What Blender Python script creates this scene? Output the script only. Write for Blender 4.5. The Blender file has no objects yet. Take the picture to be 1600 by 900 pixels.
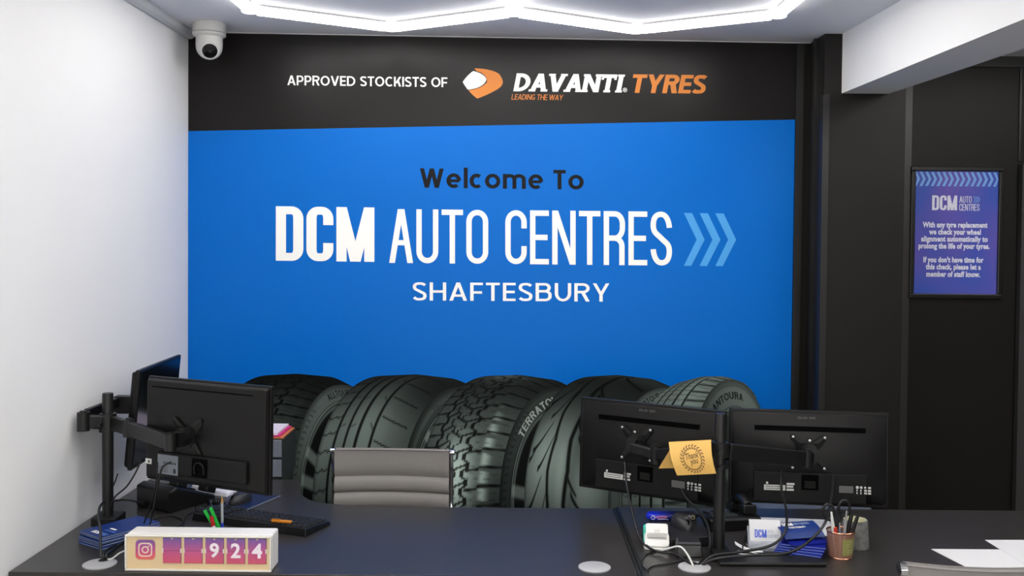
import bpy, math, random
import numpy as np
from mathutils import Vector, Matrix, Euler
random.seed(7)
R = math.radians
S = bpy.context.scene
C = S.collection

# ---------------------------------------------------------------- camera
FPX = 1500.0                       # focal length in pixels of the 1600 x 900 frame
CAMZ = 1.69
PITCH, ROLL = R(1.3), 0.009
HOR = 375.0                        # pixel row of the horizon in the middle of the frame
PPY = HOR + FPX * math.tan(PITCH)  # principal point row
cam = bpy.data.cameras.new('camera')
cam.sensor_width = 36.0
cam.lens = 36.0 * FPX / 1600.0
cam.shift_y = -(450.0 - PPY) / 1600.0
cam.clip_start = 0.05
cam_o = bpy.data.objects.new('camera', cam)
C.objects.link(cam_o)
CM = Matrix.Rotation(R(90) - PITCH, 3, 'X') @ Matrix.Rotation(ROLL, 3, 'Z')
cam_o.matrix_world = Matrix.Translation((0, 0, CAMZ)) @ CM.to_4x4()
S.camera = cam_o

# ---------------------------------------------------------------- world, exposure
w = bpy.data.worlds.new('world')
S.world = w
w.use_nodes = True
w.node_tree.nodes['Background'].inputs[0].default_value = (1.0, 0.985, 0.96, 1)
w.node_tree.nodes['Background'].inputs[1].default_value = 3.3
S.view_settings.view_transform = 'Standard'
S.view_settings.look = 'None'
S.view_settings.gamma = 1.0
S.view_settings.use_curve_mapping = False
S.view_settings.exposure = 0.0
TUBE_POWER = 17.6                  # emission of the hexagon ceiling tubes

# ---------------------------------------------------------------- pixel to place
def ray(px, py):
    d = Vector(((px - 800.0) / FPX, -(py - PPY) / FPX, -1.0))
    return CM @ d
def at_z(px, py, z):
    d = ray(px, py)
    t = (z - CAMZ) / d.z
    return Vector((d.x * t, d.y * t, z))
def at_y(px, py, y):
    d = ray(px, py)
    t = y / d.y
    return Vector((d.x * t, y, CAMZ + d.z * t))
DESK = 0.74
def D(px, py):
    return at_z(px, py, DESK)
# back wall plane: runs from the left corner, receding a little to the right
WA = Vector((-1.421, 4.21, 0))
WB = Vector((1.30, 4.325, 0))
WD = (WB - WA).normalized()
WN = Vector((WD.y, -WD.x, 0))      # towards the camera
def W(px, py, off=0.0):
    d = ray(px, py)
    o = Vector((0, 0, CAMZ))
    p0 = WA + WN * off
    t = (p0 - o).dot(WN) / d.dot(WN)
    return o + d * t

# ---------------------------------------------------------------- materials
def srgb(c):
    out = []
    for v in c:
        v = v / 255.0
        out.append(v / 12.92 if v <= 0.04045 else ((v + 0.055) / 1.055) ** 2.4)
    return tuple(out) + (1.0,)
MATS = {}
def mat(name, col, rough=0.5, metal=0.0, spec=0.5, var=0.06, nscale=18.0, bump=0.0, bscale=200.0, coat=0.0, alpha=None, trans=0.0, emit=None, estr=0.0):
    if name in MATS:
        return MATS[name]
    m = bpy.data.materials.new(name)
    m.use_nodes = True
    nt = m.node_tree
    b = nt.nodes['Principled BSDF']
    c = srgb(col)
    if var > 0:
        tc = nt.nodes.new('ShaderNodeTexCoord')
        nz = nt.nodes.new('ShaderNodeTexNoise')
        nz.inputs['Scale'].default_value = nscale
        nz.inputs['Detail'].default_value = 4
        nt.links.new(tc.outputs['Object'], nz.inputs['Vector'])
        mx = nt.nodes.new('ShaderNodeMix')
        mx.data_type = 'RGBA'
        mx.inputs[6].default_value = tuple(v * (1 - var) for v in c[:3]) + (1,)
        mx.inputs[7].default_value = tuple(min(1, v * (1 + var)) for v in c[:3]) + (1,)
        nt.links.new(nz.outputs['Fac'], mx.inputs[0])
        nt.links.new(mx.outputs[2], b.inputs['Base Color'])
        if bump > 0:
            n2 = nt.nodes.new('ShaderNodeTexNoise')
            n2.inputs['Scale'].default_value = bscale
            n2.inputs['Detail'].default_value = 3
            nt.links.new(tc.outputs['Object'], n2.inputs['Vector'])
            bp = nt.nodes.new('ShaderNodeBump')
            bp.inputs['Strength'].default_value = bump
            bp.inputs['Distance'].default_value = 0.002
            nt.links.new(n2.outputs['Fac'], bp.inputs['Height'])
            nt.links.new(bp.outputs['Normal'], b.inputs['Normal'])
    else:
        b.inputs['Base Color'].default_value = c
    b.inputs['Roughness'].default_value = rough
    b.inputs['Metallic'].default_value = metal
    b.inputs['Specular IOR Level'].default_value = spec
    b.inputs['Coat Weight'].default_value = coat
    b.inputs['Transmission Weight'].default_value = trans
    if emit:
        b.inputs['Emission Color'].default_value = srgb(emit)
        b.inputs['Emission Strength'].default_value = estr
    MATS[name] = m
    return m
def grad_mat(name, stops, axis=2, lo=0.0, hi=1.0, rough=0.5):
    """printed colour gradient along an object axis"""
    if name in MATS:
        return MATS[name]
    m = bpy.data.materials.new(name)
    m.use_nodes = True
    nt = m.node_tree
    b = nt.nodes['Principled BSDF']
    tc = nt.nodes.new('ShaderNodeTexCoord')
    sp = nt.nodes.new('ShaderNodeSeparateXYZ')
    nt.links.new(tc.outputs['Object'], sp.inputs[0])
    mr = nt.nodes.new('ShaderNodeMapRange')
    mr.inputs[1].default_value, mr.inputs[2].default_value = lo, hi
    nt.links.new(sp.outputs[axis], mr.inputs[0])
    cr = nt.nodes.new('ShaderNodeValToRGB')
    cr.color_ramp.elements[0].position = stops[0][0]
    cr.color_ramp.elements[0].color = srgb(stops[0][1])
    cr.color_ramp.elements[1].position = stops[-1][0]
    cr.color_ramp.elements[1].color = srgb(stops[-1][1])
    for p, c in stops[1:-1]:
        e = cr.color_ramp.elements.new(p)
        e.color = srgb(c)
    nt.links.new(mr.outputs[0], cr.inputs[0])
    nt.links.new(cr.outputs[0], b.inputs['Base Color'])
    b.inputs['Roughness'].default_value = rough
    MATS[name] = m
    return m
def clear_mat(name, col, rough=0.05, opacity=0.25):
    if name in MATS:
        return MATS[name]
    m = bpy.data.materials.new(name)
    m.use_nodes = True
    b = m.node_tree.nodes['Principled BSDF']
    b.inputs['Base Color'].default_value = srgb(col)
    b.inputs['Roughness'].default_value = rough
    b.inputs['Alpha'].default_value = opacity
    MATS[name] = m
    return m

# ---------------------------------------------------------------- mesh building
class MB:
    def __init__(s):
        s.v, s.f = [], []
    def add(s, vs, fs):
        n = len(s.v)
        s.v += [tuple(p) for p in vs]
        s.f += [tuple(i + n for i in f) for f in fs]
        return s
    def box(s, x0, x1, y0, y1, z0, z1):
        return s.add([(x0, y0, z0), (x1, y0, z0), (x1, y1, z0), (x0, y1, z0), (x0, y0, z1), (x1, y0, z1), (x1, y1, z1), (x0, y1, z1)],
                     [(0, 3, 2, 1), (4, 5, 6, 7), (0, 1, 5, 4), (1, 2, 6, 5), (2, 3, 7, 6), (3, 0, 4, 7)])
    def cbox(s, c, size, rot=None):
        m = (rot if rot is not None else Matrix.Identity(3))
        c = Vector(c)
        vs = []
        for z in (-1, 1):
            for x, y in ((-1, -1), (1, -1), (1, 1), (-1, 1)):
                vs.append(c + m @ Vector((x * size[0] / 2, y * size[1] / 2, z * size[2] / 2)))
        return s.add(vs, [(0, 3, 2, 1), (4, 5, 6, 7), (0, 1, 5, 4), (1, 2, 6, 5), (2, 3, 7, 6), (3, 0, 4, 7)])
    def bar(s, p0, p1, wd, ht):
        """rectangular bar between two points, ht along the vertical"""
        p0, p1 = Vector(p0), Vector(p1)
        d = (p1 - p0).normalized()
        up = Vector((0, 0, 1)) if abs(d.z) < 0.95 else Vector((0, 1, 0))
        sd = d.cross(up).normalized()
        u = sd.cross(d).normalized()
        vs = []
        for p in (p0, p1):
            for a, b in ((-1, -1), (1, -1), (1, 1), (-1, 1)):
                vs.append(p + sd * a * wd / 2 + u * b * ht / 2)
        return s.add(vs, [(0, 3, 2, 1), (4, 5, 6, 7), (0, 1, 5, 4), (1, 2, 6, 5), (2, 3, 7, 6), (3, 0, 4, 7)])
    def hexa(s, bot, top):
        return s.add(list(bot) + list(top), [(0, 3, 2, 1), (4, 5, 6, 7), (0, 1, 5, 4), (1, 2, 6, 5), (2, 3, 7, 6), (3, 0, 4, 7)])
    def cyl(s, p0, p1, r0, r1=None, n=20):
        r1 = r0 if r1 is None else r1
        p0, p1 = Vector(p0), Vector(p1)
        d = (p1 - p0).normalized()
        a = d.orthogonal().normalized()
        b = d.cross(a)
        vs = []
        for p, r in ((p0, r0), (p1, r1)):
            for i in range(n):
                t = 2 * math.pi * i / n
                vs.append(p + a * math.cos(t) * r + b * math.sin(t) * r)
        fs = [(i, (i + 1) % n, n + (i + 1) % n, n + i) for i in range(n)]
        fs += [tuple(range(n - 1, -1, -1)), tuple(range(n, 2 * n))]
        return s.add(vs, fs)
    def tube(s, pts, r, n=8, smooth=6, closed=False):
        pts = [Vector(p) for p in pts]
        if smooth and len(pts) > 2:
            out = []
            m = len(pts)
            for i in range(m - 1 if not closed else m):
                p0, p1, p2, p3 = (pts[(i - 1) % m] if closed or i else pts[0], pts[i], pts[(i + 1) % m], pts[(i + 2) % m] if closed or i + 2 < m else pts[-1])
                for k in range(smooth):
                    t = k / smooth
                    out.append(0.5 * ((2 * p1) + (p2 - p0) * t + (2 * p0 - 5 * p1 + 4 * p2 - p3) * t * t + (3 * p1 - p0 - 3 * p2 + p3) * t ** 3))
            if not closed:
                out.append(pts[-1])
            pts = out
        m = len(pts)
        vs = []
        a = None
        for i, p in enumerate(pts):
            if closed:
                d = pts[(i + 1) % m] - pts[i - 1]
            else:
                d = pts[min(i + 1, m - 1)] - pts[max(i - 1, 0)]
            d.normalize()
            a = d.orthogonal() if a is None else a - d * a.dot(d)
            a.normalize()
            b = d.cross(a)
            for k in range(n):
                t = 2 * math.pi * k / n
                vs.append(p + a * math.cos(t) * r + b * math.sin(t) * r)
        fs = []
        for i in range(m if closed else m - 1):
            j = (i + 1) % m
            for k in range(n):
                fs.append((i * n + k, i * n + (k + 1) % n, j * n + (k + 1) % n, j * n + k))
        if not closed:
            fs += [tuple(range(n - 1, -1, -1)), tuple(range((m - 1) * n, m * n))]
        return s.add(vs, fs)
    def lathe(s, prof, n=32, c=(0, 0, 0), rot=None, cap=True):
        m = (rot if rot is not None else Matrix.Identity(3))
        c = Vector(c)
        vs, fs = [], []
        for r, z in prof:
            for k in range(n):
                t = 2 * math.pi * k / n
                vs.append(c + m @ Vector((r * math.cos(t), r * math.sin(t), z)))
        for i in range(len(prof) - 1):
            for k in range(n):
                fs.append((i * n + k, i * n + (k + 1) % n, (i + 1) * n + (k + 1) % n, (i + 1) * n + k))
        if cap and prof[0][0] > 1e-6:
            fs.append(tuple(range(n - 1, -1, -1)))
        if cap and prof[-1][0] > 1e-6:
            fs.append(tuple(range((len(prof) - 1) * n, len(prof) * n)))
        return s.add(vs, fs)
    def prism(s, poly, fn, lo, hi):
        """polygon (ccw seen from hi) extruded; fn(a, b, h) -> point"""
        n = len(poly)
        vs = [fn(a, b, lo) for a, b in poly] + [fn(a, b, hi) for a, b in poly]
        fs = [tuple(range(n - 1, -1, -1)), tuple(range(n, 2 * n))]
        fs += [(i, (i + 1) % n, n + (i + 1) % n, n + i) for i in range(n)]
        return s.add(vs, fs)
    def poly(s, pts):
        return s.add(pts, [tuple(range(len(pts)))])
    def build(s, name, m, parent=None, bev=0.0, smooth=False, seg=2, world=True, angle=40):
        me = bpy.data.meshes.new(name)
        me.from_pydata(s.v, [], s.f)
        me.update()
        if smooth:
            me.polygons.foreach_set('use_smooth', [True] * len(me.polygons))
            me.set_sharp_from_angle(angle=R(angle))
        me.materials.append(m)
        o = bpy.data.objects.new(name, me)
        C.objects.link(o)
        if parent is not None:
            o.parent = parent
            if world and parent.get('_w'):
                o.matrix_parent_inverse = Matrix.Translation(-Vector(parent.location))
        if bev > 0:
            md = o.modifiers.new('bevel', 'BEVEL')
            md.width = bev
            md.segments = seg
            md.limit_method = 'ANGLE'
            md.angle_limit = R(35)
        return o
def rrect(w_, h_, r, n=6, cx=0, cy=0):
    out = []
    for (sx, sy, a0) in ((1, 1, 0), (-1, 1, 90), (-1, -1, 180), (1, -1, 270)):
        for k in range(n + 1):
            a = R(a0 + 90 * k / n)
            out.append((cx + sx * (w_ / 2 - r) + r * math.cos(a), cy + sy * (h_ / 2 - r) + r * math.sin(a)))
    return out
XY = lambda a, b, h: (a, b, h)
XZ = lambda a, b, h: (a, -h, b)    # extruded towards -y
def tag(o, label, cat, group=None):
    o['label'] = label
    o['category'] = cat
    if group:
        o['group'] = group
    return o
def struct(o, label=None):
    o['kind'] = 'structure'
    if label:
        o['label'] = label
    return o
def thing(name, label, cat, loc=(0, 0, 0), rot=(0, 0, 0), group=None, world=False):
    """an Empty at the base of the thing; world=True: its parts are given in world coordinates"""
    o = bpy.data.objects.new(name, None)
    o.empty_display_size = 0.05
    C.objects.link(o)
    o.location = loc
    o.rotation_euler = rot
    if world:
        o['_w'] = 1
    return tag(o, label, cat, group)
def copy_tree(o, parent=None):
    c = o.copy()
    C.objects.link(c)
    if parent is not None:
        c.parent = parent
    for ch in list(o.children):
        copy_tree(ch, c)
    return c

# ---------------------------------------------------------------- drawn lettering (cap height 1)
def strip(pairs):
    return [[pairs[i][0], pairs[i + 1][0], pairs[i + 1][1], pairs[i][1]] for i in range(len(pairs) - 1)]
def rect(x0, x1, y0, y1):
    return [[(x0, y0), (x1, y0), (x1, y1), (x0, y1)]]
def diag(xb, yb, xt, yt, wd):
    return [[(xb, yb), (xb + wd, yb), (xt + wd, yt), (xt, yt)]]
def ring(x0, x1, y0, y1, rx, ry, t, th, a0=0, a1=360, n=9):
    """band of a rounded rectangle between two angles"""
    pairs = []
    cs = ((x1 - rx, y1 - ry, 0), (x0 + rx, y1 - ry, 90), (x0 + rx, y0 + ry, 180), (x1 - rx, y0 + ry, 270))
    irx, iry = max(rx - t, 0.0), max(ry - th, 0.0)
    ic = ((x1 - t - irx, y1 - th - iry), (x0 + t + irx, y1 - th - iry), (x0 + t + irx, y0 + th + iry), (x1 - t - irx, y0 + th + iry))
    for lap in (0, 360):
        for q, (cx, cy, s0) in enumerate(cs):
            for k in range(n + 1):
                a = s0 + 90.0 * k / n + lap
                if a0 - 1e-6 <= a <= a1 + 1e-6:
                    c_, s_ = math.cos(R(a)), math.sin(R(a))
                    pairs.append(((cx + rx * c_, cy + ry * s_), (ic[q][0] + irx * c_, ic[q][1] + iry * s_)))
    return strip(pairs)
def bez(p0, d0, p1, d1, n=8):
    out = []
    for k in range(n):
        t = k / n
        a, b, c, d = (1 - t) ** 3, 3 * t * (1 - t) ** 2, 3 * t * t * (1 - t), t ** 3
        out.append((a * p0[0] + b * (p0[0] + d0[0]) + c * (p1[0] - d1[0]) + d * p1[0],
                    a * p0[1] + b * (p0[1] + d0[1]) + c * (p1[1] - d1[1]) + d * p1[1]))
    return out
def stroke(pts, t, th=None):
    th = th or t
    pairs = []
    for i, p in enumerate(pts):
        a, b = pts[max(i - 1, 0)], pts[min(i + 1, len(pts) - 1)]
        dx, dy = b[0] - a[0], b[1] - a[1]
        l = math.hypot(dx, dy) or 1
        nx, ny = -dy / l * t / 2, dx / l * th / 2
        pairs.append(((p[0] + nx, p[1] + ny), (p[0] - nx, p[1] - ny)))
    return strip(pairs)
def glyph(ch, st):
    """-> (width, polygons). st: t stem, h bar, cond (condensed), slab"""
    t, h, cond = st['t'], st['h'], st.get('cond', False)
    ws = st['w']
    wd = ws.get(ch, ws['*'])
    x = wd
    rx = wd / 2 if not cond else min(wd / 2, 0.21)
    ry = 0.5 if not cond else min(0.25, rx * 1.05)
    d = t * 1.1
    sb = st.get('slab', 0)
    g = []
    if ch == ' ':
        return wd, g
    if ch == 'O':
        g = ring(0, x, 0, 1, rx, ry, t, h)
    elif ch == 'C':
        if cond:
            g = ring(0, x, 0, 1, rx, ry, t, h, 0, 360)
            g = [q for q in g if not (min(p[0] for p in q) > x - t - 0.02 and max(p[1] for p in q) - min(p[1] for p in q) > 0.3)]
            cut = 0.335
            g += rect(x - t, x, 1 - cut, 1 - ry) + rect(x - t, x, ry, cut)
        else:
            g = ring(0, x * 1.12, 0, 1, x * .56, ry, t, h, 48, 312)
    elif ch == 'G':
        g = ring(0, x * 1.12, 0, 1, x * .56, ry, t, h, 48, 330) + rect(x * .95 - t, x * .95, .12, .5) + rect(x * .5, x * .95, .5 - h, .5)
    elif ch == 'D':
        rr = min(0.5, x - t) if not cond else rx
        g = rect(0, t, 0, 1) + rect(0, x - rr, 1 - h, 1) + rect(0, x - rr, 0, h)
        g += ring(x - 2 * rr, x, 0, 1, rr, ry if cond else 0.5, t, h, 270, 450)
    elif ch == 'U':
        g = ring(0, x, 0, 1, rx, min(ry, .45), t, h, 180, 360) + rect(0, t, min(ry, .45), 1) + rect(x - t, x, min(ry, .45), 1)
    elif ch == 'A':
        a = t * (1.12 if not cond else 1.25)
        g = diag(0, 0, (x - a) / 2, 1, t * 1.08) + diag(x - t * 1.08, 0, (x + a) / 2 - t * 1.08, 1, t * 1.08)
        yb = 0.22 if not cond else 0.33
        k = yb * (x - a) / 2 + t * .5
        g += rect(k, x - k, yb, yb + h * .95)
        if sb:
            g += rect(-sb, t + sb, 0, h * .6) + rect(x - t - sb, x + sb, 0, h * .6)
    elif ch == 'V':
        a = t * 1.12
        g = diag((x - a) / 2, 0, 0, 1, t * 1.08) + diag((x + a) / 2 - t * 1.08, 0, x - t * 1.08, 1, t * 1.08)
        if sb:
            g += rect(-sb, t + sb, 1 - h * .6, 1) + rect(x - t - sb, x + sb, 1 - h * .6, 1)
    elif ch == 'W':
        a = t * 1.05
        q = (x - a) / 4
        g = diag(q, 0, 0, 1, a) + diag(q, 0, 2 * q, 1, a) + diag(3 * q, 0, 2 * q, 1, a) + diag(3 * q, 0, 4 * q, 1, a)
    elif ch == 'M':
        g = rect(0, t, 0, 1) + rect(x - t, x, 0, 1)
        b = t * 1.02
        g += diag((x - b) / 2, 0.0 if cond else .2, 0, 1, b) + diag((x - b) / 2, 0.0 if cond else .2, x - b, 1, b)
    elif ch == 'N':
        g = rect(0, t, 0, 1) + rect(x - t, x, 0, 1) + diag(x - d, 0, 0, 1, d)
        if sb:
            g += rect(-sb, t + sb, 0, h * .6) + rect(-sb, t, 1 - h * .6, 1) + rect(x - t - sb, x + sb, 1 - h * .6, 1)
    elif ch == 'Y':
        a = t * 1.05
        c = (x - t) / 2
        g = rect(c, c + t, 0, .45) + diag(c, .38, 0, 1, a) + diag(c + t - a, .38, x - a, 1, a)
    elif ch == 'K':
        g = rect(0, t, 0, 1) + diag(t * .6, .33, x - d * 1.15, 1, d * 1.15) + diag(x - d * 1.15, 0, .27, .66, d * 1.05)
    elif ch == 'T':
        g = rect(0, x, 1 - h, 1) + rect((x - t) / 2, (x + t) / 2, 0, 1)
        if sb:
            g += rect((x - t) / 2 - sb, (x + t) / 2 + sb, 0, h * .6) + rect(0, t * .5, 1 - h * 1.5, 1) + rect(x - t * .5, x, 1 - h * 1.5, 1)
    elif ch in 'EF':
        m0 = .5 - h / 2 if ch == 'E' else .46 - h / 2
        g = rect(0, t, 0, 1) + rect(0, x, 1 - h, 1) + rect(0, x * .93, m0, m0 + h)
        if ch == 'E':
            g += rect(0, x, 0, h)
    elif ch == 'H':
        g = rect(0, t, 0, 1) + rect(x - t, x, 0, 1) + rect(0, x, .5 - h / 2, .5 + h / 2)
    elif ch == 'I':
        g = rect(0, t, 0, 1)
        if sb:
            g = rect(sb, t + sb, 0, 1) + rect(0, t + 2 * sb, 0, h * .6) + rect(0, t + 2 * sb, 1 - h * .6, 1)
    elif ch == 'L':
        g = rect(0, t, 0, 1) + rect(0, x, 0, h)
    elif ch in 'PRB':
        b0 = .46 if ch != 'R' else .45
        if ch == 'P':
            b0 = .34
        hb = (1 - b0) / 2 + 0
        rr = min(x - t, hb + .02, .3 if not cond else .2)
        yr = min(hb, .24 if cond else hb)
        g = rect(0, t, 0, 1) + rect(0, x - rr, 1 - h, 1) + rect(0, x - rr, b0, b0 + h)
        g += ring(x - 2 * rr, x, b0, 1, rr, yr, t, h, 270, 450)
        if ch == 'R':
            if cond:
                g += ring(x - 2 * rr - .01, x - .01, -.5, b0 + h, rr, .2, t, h, 0, 90) + rect(x - t - .01, x - .01, 0, b0 + h - .2)
            else:
                g += diag(x - d * 1.05, 0, x * .40, b0 + h * .6, d * 1.05)
        if ch == 'B':
            g = rect(0, t, 0, 1) + rect(0, x - .3, 1 - h, 1) + rect(0, x - .3, .48, .48 + h) + rect(0, x - .3, 0, h)
            g += ring(x - .56, x - .04, .48, 1, .26, .26, t, h, 270, 450) + ring(x - .6, x, 0, .48 + h, .3, .26, t, h, 270, 450)
    elif ch == 'S':
        k = t / 2
        hh = h / 2
        e = .70 if cond else .82
        if cond:
            p0, d0 = (x - k, e), (0, .08)
            p6 = (k, 1 - e)
            d6 = (0, .08)
        else:
            p0, d0 = (x - k * .9, .84), (-.10, .07)
            p6, d6 = (k * .7, .17), (-.10, .08)
        P1, P2, P3, P4, P5 = (x / 2, 1 - hh), (k, .745), (x / 2, .505), (x - k, .265), (x / 2, hh)
        a = x * .27
        pts = bez(p0, d0, P1, (-a, 0)) + bez(P1, (-a, 0), P2, (0, -.13)) + bez(P2, (0, -.14), P3, (a * .8, -.09))
        pts += bez(P3, (a * .8, -.09), P4, (0, -.14)) + bez(P4, (0, -.13), P5, (-a, 0)) + bez(P5, (-a, 0), p6, d6) + [p6]
        g = stroke(pts, t, h)
    elif ch in 'oec':
        xh = .76
        if ch == 'o':
            g = ring(0, x, 0, xh, x / 2, xh / 2, t, h)
        elif ch == 'e':
            g = ring(0, x, 0, xh, x / 2, xh / 2, t, h, 0, 318) + rect(t * .5, x - t * .4, xh * .5 - h * .45, xh * .5 + h * .38)
        else:
            g = ring(0, x * 1.1, 0, xh, x * .55, xh / 2, t, h, 48, 312)
    elif ch == 'l':
        g = rect(0, t, 0, 1.06)
    elif ch == 'm':
        xh = .76
        a = (x + t) / 2
        g = rect(0, t, 0, xh) + ring(0, a, 0, xh, a / 2, .27, t, h, 0, 180) + rect(a - t, a, 0, xh - .26)
        g += ring(a - t, x, 0, xh, a / 2, .27, t, h, 0, 180) + rect(x - t, x, 0, xh - .26)
    return wd, g
def text_polys(txt, st, track=0.0):
    out, x = [], 0.0
    sl = st.get('slant', 0.0)
    for ch in txt:
        wd, g = glyph(ch, st)
        for q in g:
            out.append([(x + px + py * sl, py) for px, py in q])
        x += wd + (track if ch != ' ' else 0)
    return x - track, out
def text_px(mb, txt, st, track, x0, x1, y0, y1, cap, off):
    """set a line of lettering on the back wall: baseline from (x0,y0) to (x1,y1) in photo pixels"""
    wd, polys = text_polys(txt, st, track)
    for i, q in enumerate(polys):
        pts = []
        for a, b in q:
            t = a / wd
            pts.append(W(x0 + (x1 - x0) * t, y0 + (y1 - y0) * t - b * cap, off + (i % 60) * 1.5e-5))
        ar = sum(q[i][0] * q[(i + 1) % len(q)][1] - q[(i + 1) % len(q)][0] * q[i][1] for i in range(len(q)))
        if ar < 0:
            pts.reverse()
        mb.poly(pts)
def words_px(txt, st, track, x0, x1, y0, y1, cap, off, m, parent):
    """the same, each word a part of its own"""
    wd, _ = text_polys(txt, st, track)
    x = 0.0
    sp = st['w'][' ']
    for wrd in txt.split(' '):
        ww, _ = text_polys(wrd, st, track)
        f = lambda v: (x0 + (x1 - x0) * v / wd, y0 + (y1 - y0) * v / wd)
        (xa, ya), (xb, yb) = f(x), f(x + ww)
        mb = MB()
        text_px(mb, wrd, st, track, xa, xb, ya, yb, cap, off)
        mb.build('lettering', m, parent)
        x += ww + track + sp
GEO = dict(t=.165, h=.15, w={'*': .66, 'A': .80, 'P': .66, 'R': .69, 'O': .88, 'V': .80, 'E': .57, 'D': .80, 'S': .62, 'T': .62, 'C': .74, 'K': .70, 'I': .165, 'F': .57, 'H': .74, 'B': .72, 'U': .74, 'Y': .74, 'W': 1.2, 'e': .74, 'l': .165, 'c': .64, 'o': .77, 'm': 1.15, ' ': .38, 'L': .55, 'N': .76, 'G': .8})
BOLD = dict(t=.185, h=.145, cond=True, w={'*': .5, 'D': .5, 'C': .49, 'M': .69, ' ': .1})
THIN = dict(t=.105, h=.10, cond=True, w={'*': .43, 'A': .47, 'U': .43, 'T': .42, 'O': .43, 'C': .42, 'E': .37, 'N': .46, 'R': .42, 'S': .42, ' ': .27})
SLAB = dict(t=.225, h=.20, slant=.17, slab=.05, w={'*': .72, 'D': .74, 'A': .80, 'V': .80, 'N': .80, 'T': .72, 'I': .225, ' ': .3})
ITAL = dict(t=.215, h=.19, slant=.17, w={'*': .64, 'T': .66, 'Y': .74, 'R': .68, 'E': .57, 'S': .62, 'L': .55, 'A': .74, 'D': .72, 'I': .215, 'N': .72, 'G': .7, 'H': .7, 'W': 1.1, ' ': .3})

_fc = [0]
def text_mesh(txt, size, bold=0.0, align='CENTER', spacing=1.0, sx=1.0, line=1.0):
    """plain text as a flat mesh in its own xy plane, taken from the built-in font"""
    cu = bpy.data.curves.new('txt', 'FONT')
    cu.body = txt
    cu.size = size
    cu.align_x = align
    cu.offset = bold
    cu.space_character = spacing
    cu.space_line = line
    cu.resolution_u = 3
    o = bpy.data.objects.new('txt', cu)
    C.objects.link(o)
    dg = bpy.context.evaluated_depsgraph_get()
    me = bpy.data.meshes.new_from_object(o.evaluated_get(dg))
    bpy.data.objects.remove(o)
    bpy.data.curves.remove(cu)
    vs = [(v.co.x * sx, v.co.y) for v in me.vertices]
    fs = [tuple(p.vertices) for p in me.polygons]
    bpy.data.meshes.remove(me)
    return vs, fs
def put_text(mb, txt, size, fn, **kw):
    vs, fs = text_mesh(txt, size, **kw)
    mb.add([fn(a, b) for a, b in vs], fs)

# ================================================================ the room
CEIL = 2.585
LX = -1.421
FY = -2.3                          # wall behind the camera
RX = 3.3
BY = 4.62                          # dark wall right of the column
m_white = mat('white_paint', (236, 236, 235), .6, var=.02, nscale=3, bump=.05, bscale=90)
m_ceil = mat('ceiling_paint', (226, 226, 229), .7, var=.015, nscale=2)
m_floor = mat('floor_vinyl', (150, 148, 145), .45, var=.1, nscale=25)
m_black = mat('black_panel', (29, 27, 25), .40, spec=.2, var=.05, nscale=6, bump=.03, bscale=60)
m_blacktrim = mat('black_trim', (22, 21, 20), .35, var=.04)
m_alu = mat('aluminium', (190, 190, 192), .35, metal=1, var=.03)
m_greytrim = mat('grey_bead', (205, 205, 207), .5, var=.02)

struct(MB().box(LX - .15, RX + .15, FY - .15, BY + .2, -.08, 0).build('floor', m_floor))
struct(MB().box(LX - .15, RX + .15, FY - .15, BY + .2, CEIL, CEIL + .1).build('ceiling', m_ceil))
struct(MB().box(LX - .12, LX, FY - .12, 4.6, 0, CEIL).build('wall_left', m_white))
struct(MB().box(RX, RX + .12, FY - .12, BY + .2, 0, CEIL).build('wall_right', m_black))
# wall behind the camera with its shop window
o = MB().box(LX, RX, FY - .12, FY, 0, .5).box(LX, RX, FY - .12, FY, 2.3, CEIL).box(LX, LX + .35, FY - .12, FY, .5, 2.3).box(RX - .4, RX, FY - .12, FY, .5, 2.3).build('wall_front', m_black)
struct(o)
wf = MB()
for x in (LX + .35, .3, 1.55, RX - .45):
    wf.box(x, x + .05, FY - .08, FY - .03, .5, 2.3)
wf.box(LX + .35, RX - .4, FY - .08, FY - .03, .5, .55).box(LX + .35, RX - .4, FY - .08, FY - .03, 2.25, 2.3)
wo = struct(wf.build('window_1', m_blacktrim))
for a, b in ((LX + .4, .3), (.35, 1.55), (1.6, RX - .45)):
    MB().box(a, b, FY - .06, FY - .055, .55, 2.25).build('pane', clear_mat('window_glass', (240, 250, 255), .02, .08), wo)
# back wall: a prism along the slightly receding plane
def wpt(s, off, z):
    p = WA + WD * s + WN * off
    return Vector((p.x, p.y, z))
SL = (WB - WA).length
struct(MB().hexa([wpt(-.1, 0, 0), wpt(SL + .4, 0, 0), wpt(SL + .4, -.1, 0), wpt(-.1, -.1, 0)],
                 [wpt(-.1, 0, CEIL), wpt(SL + .4, 0, CEIL), wpt(SL + .4, -.1, CEIL), wpt(-.1, -.1, CEIL)]).build('wall_back', m_black))
# thin bead between wall and ceiling
struct(MB().hexa([wpt(0, 0, CEIL - .0025), wpt(SL + .03, 0, CEIL - .0025), wpt(SL + .03, .004, CEIL - .0025), wpt(0, .004, CEIL - .0025)],
                 [wpt(0, 0, CEIL), wpt(SL + .03, 0, CEIL), wpt(SL + .03, .004, CEIL), wpt(0, .004, CEIL)]).build('trim_1', m_greytrim))
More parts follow.
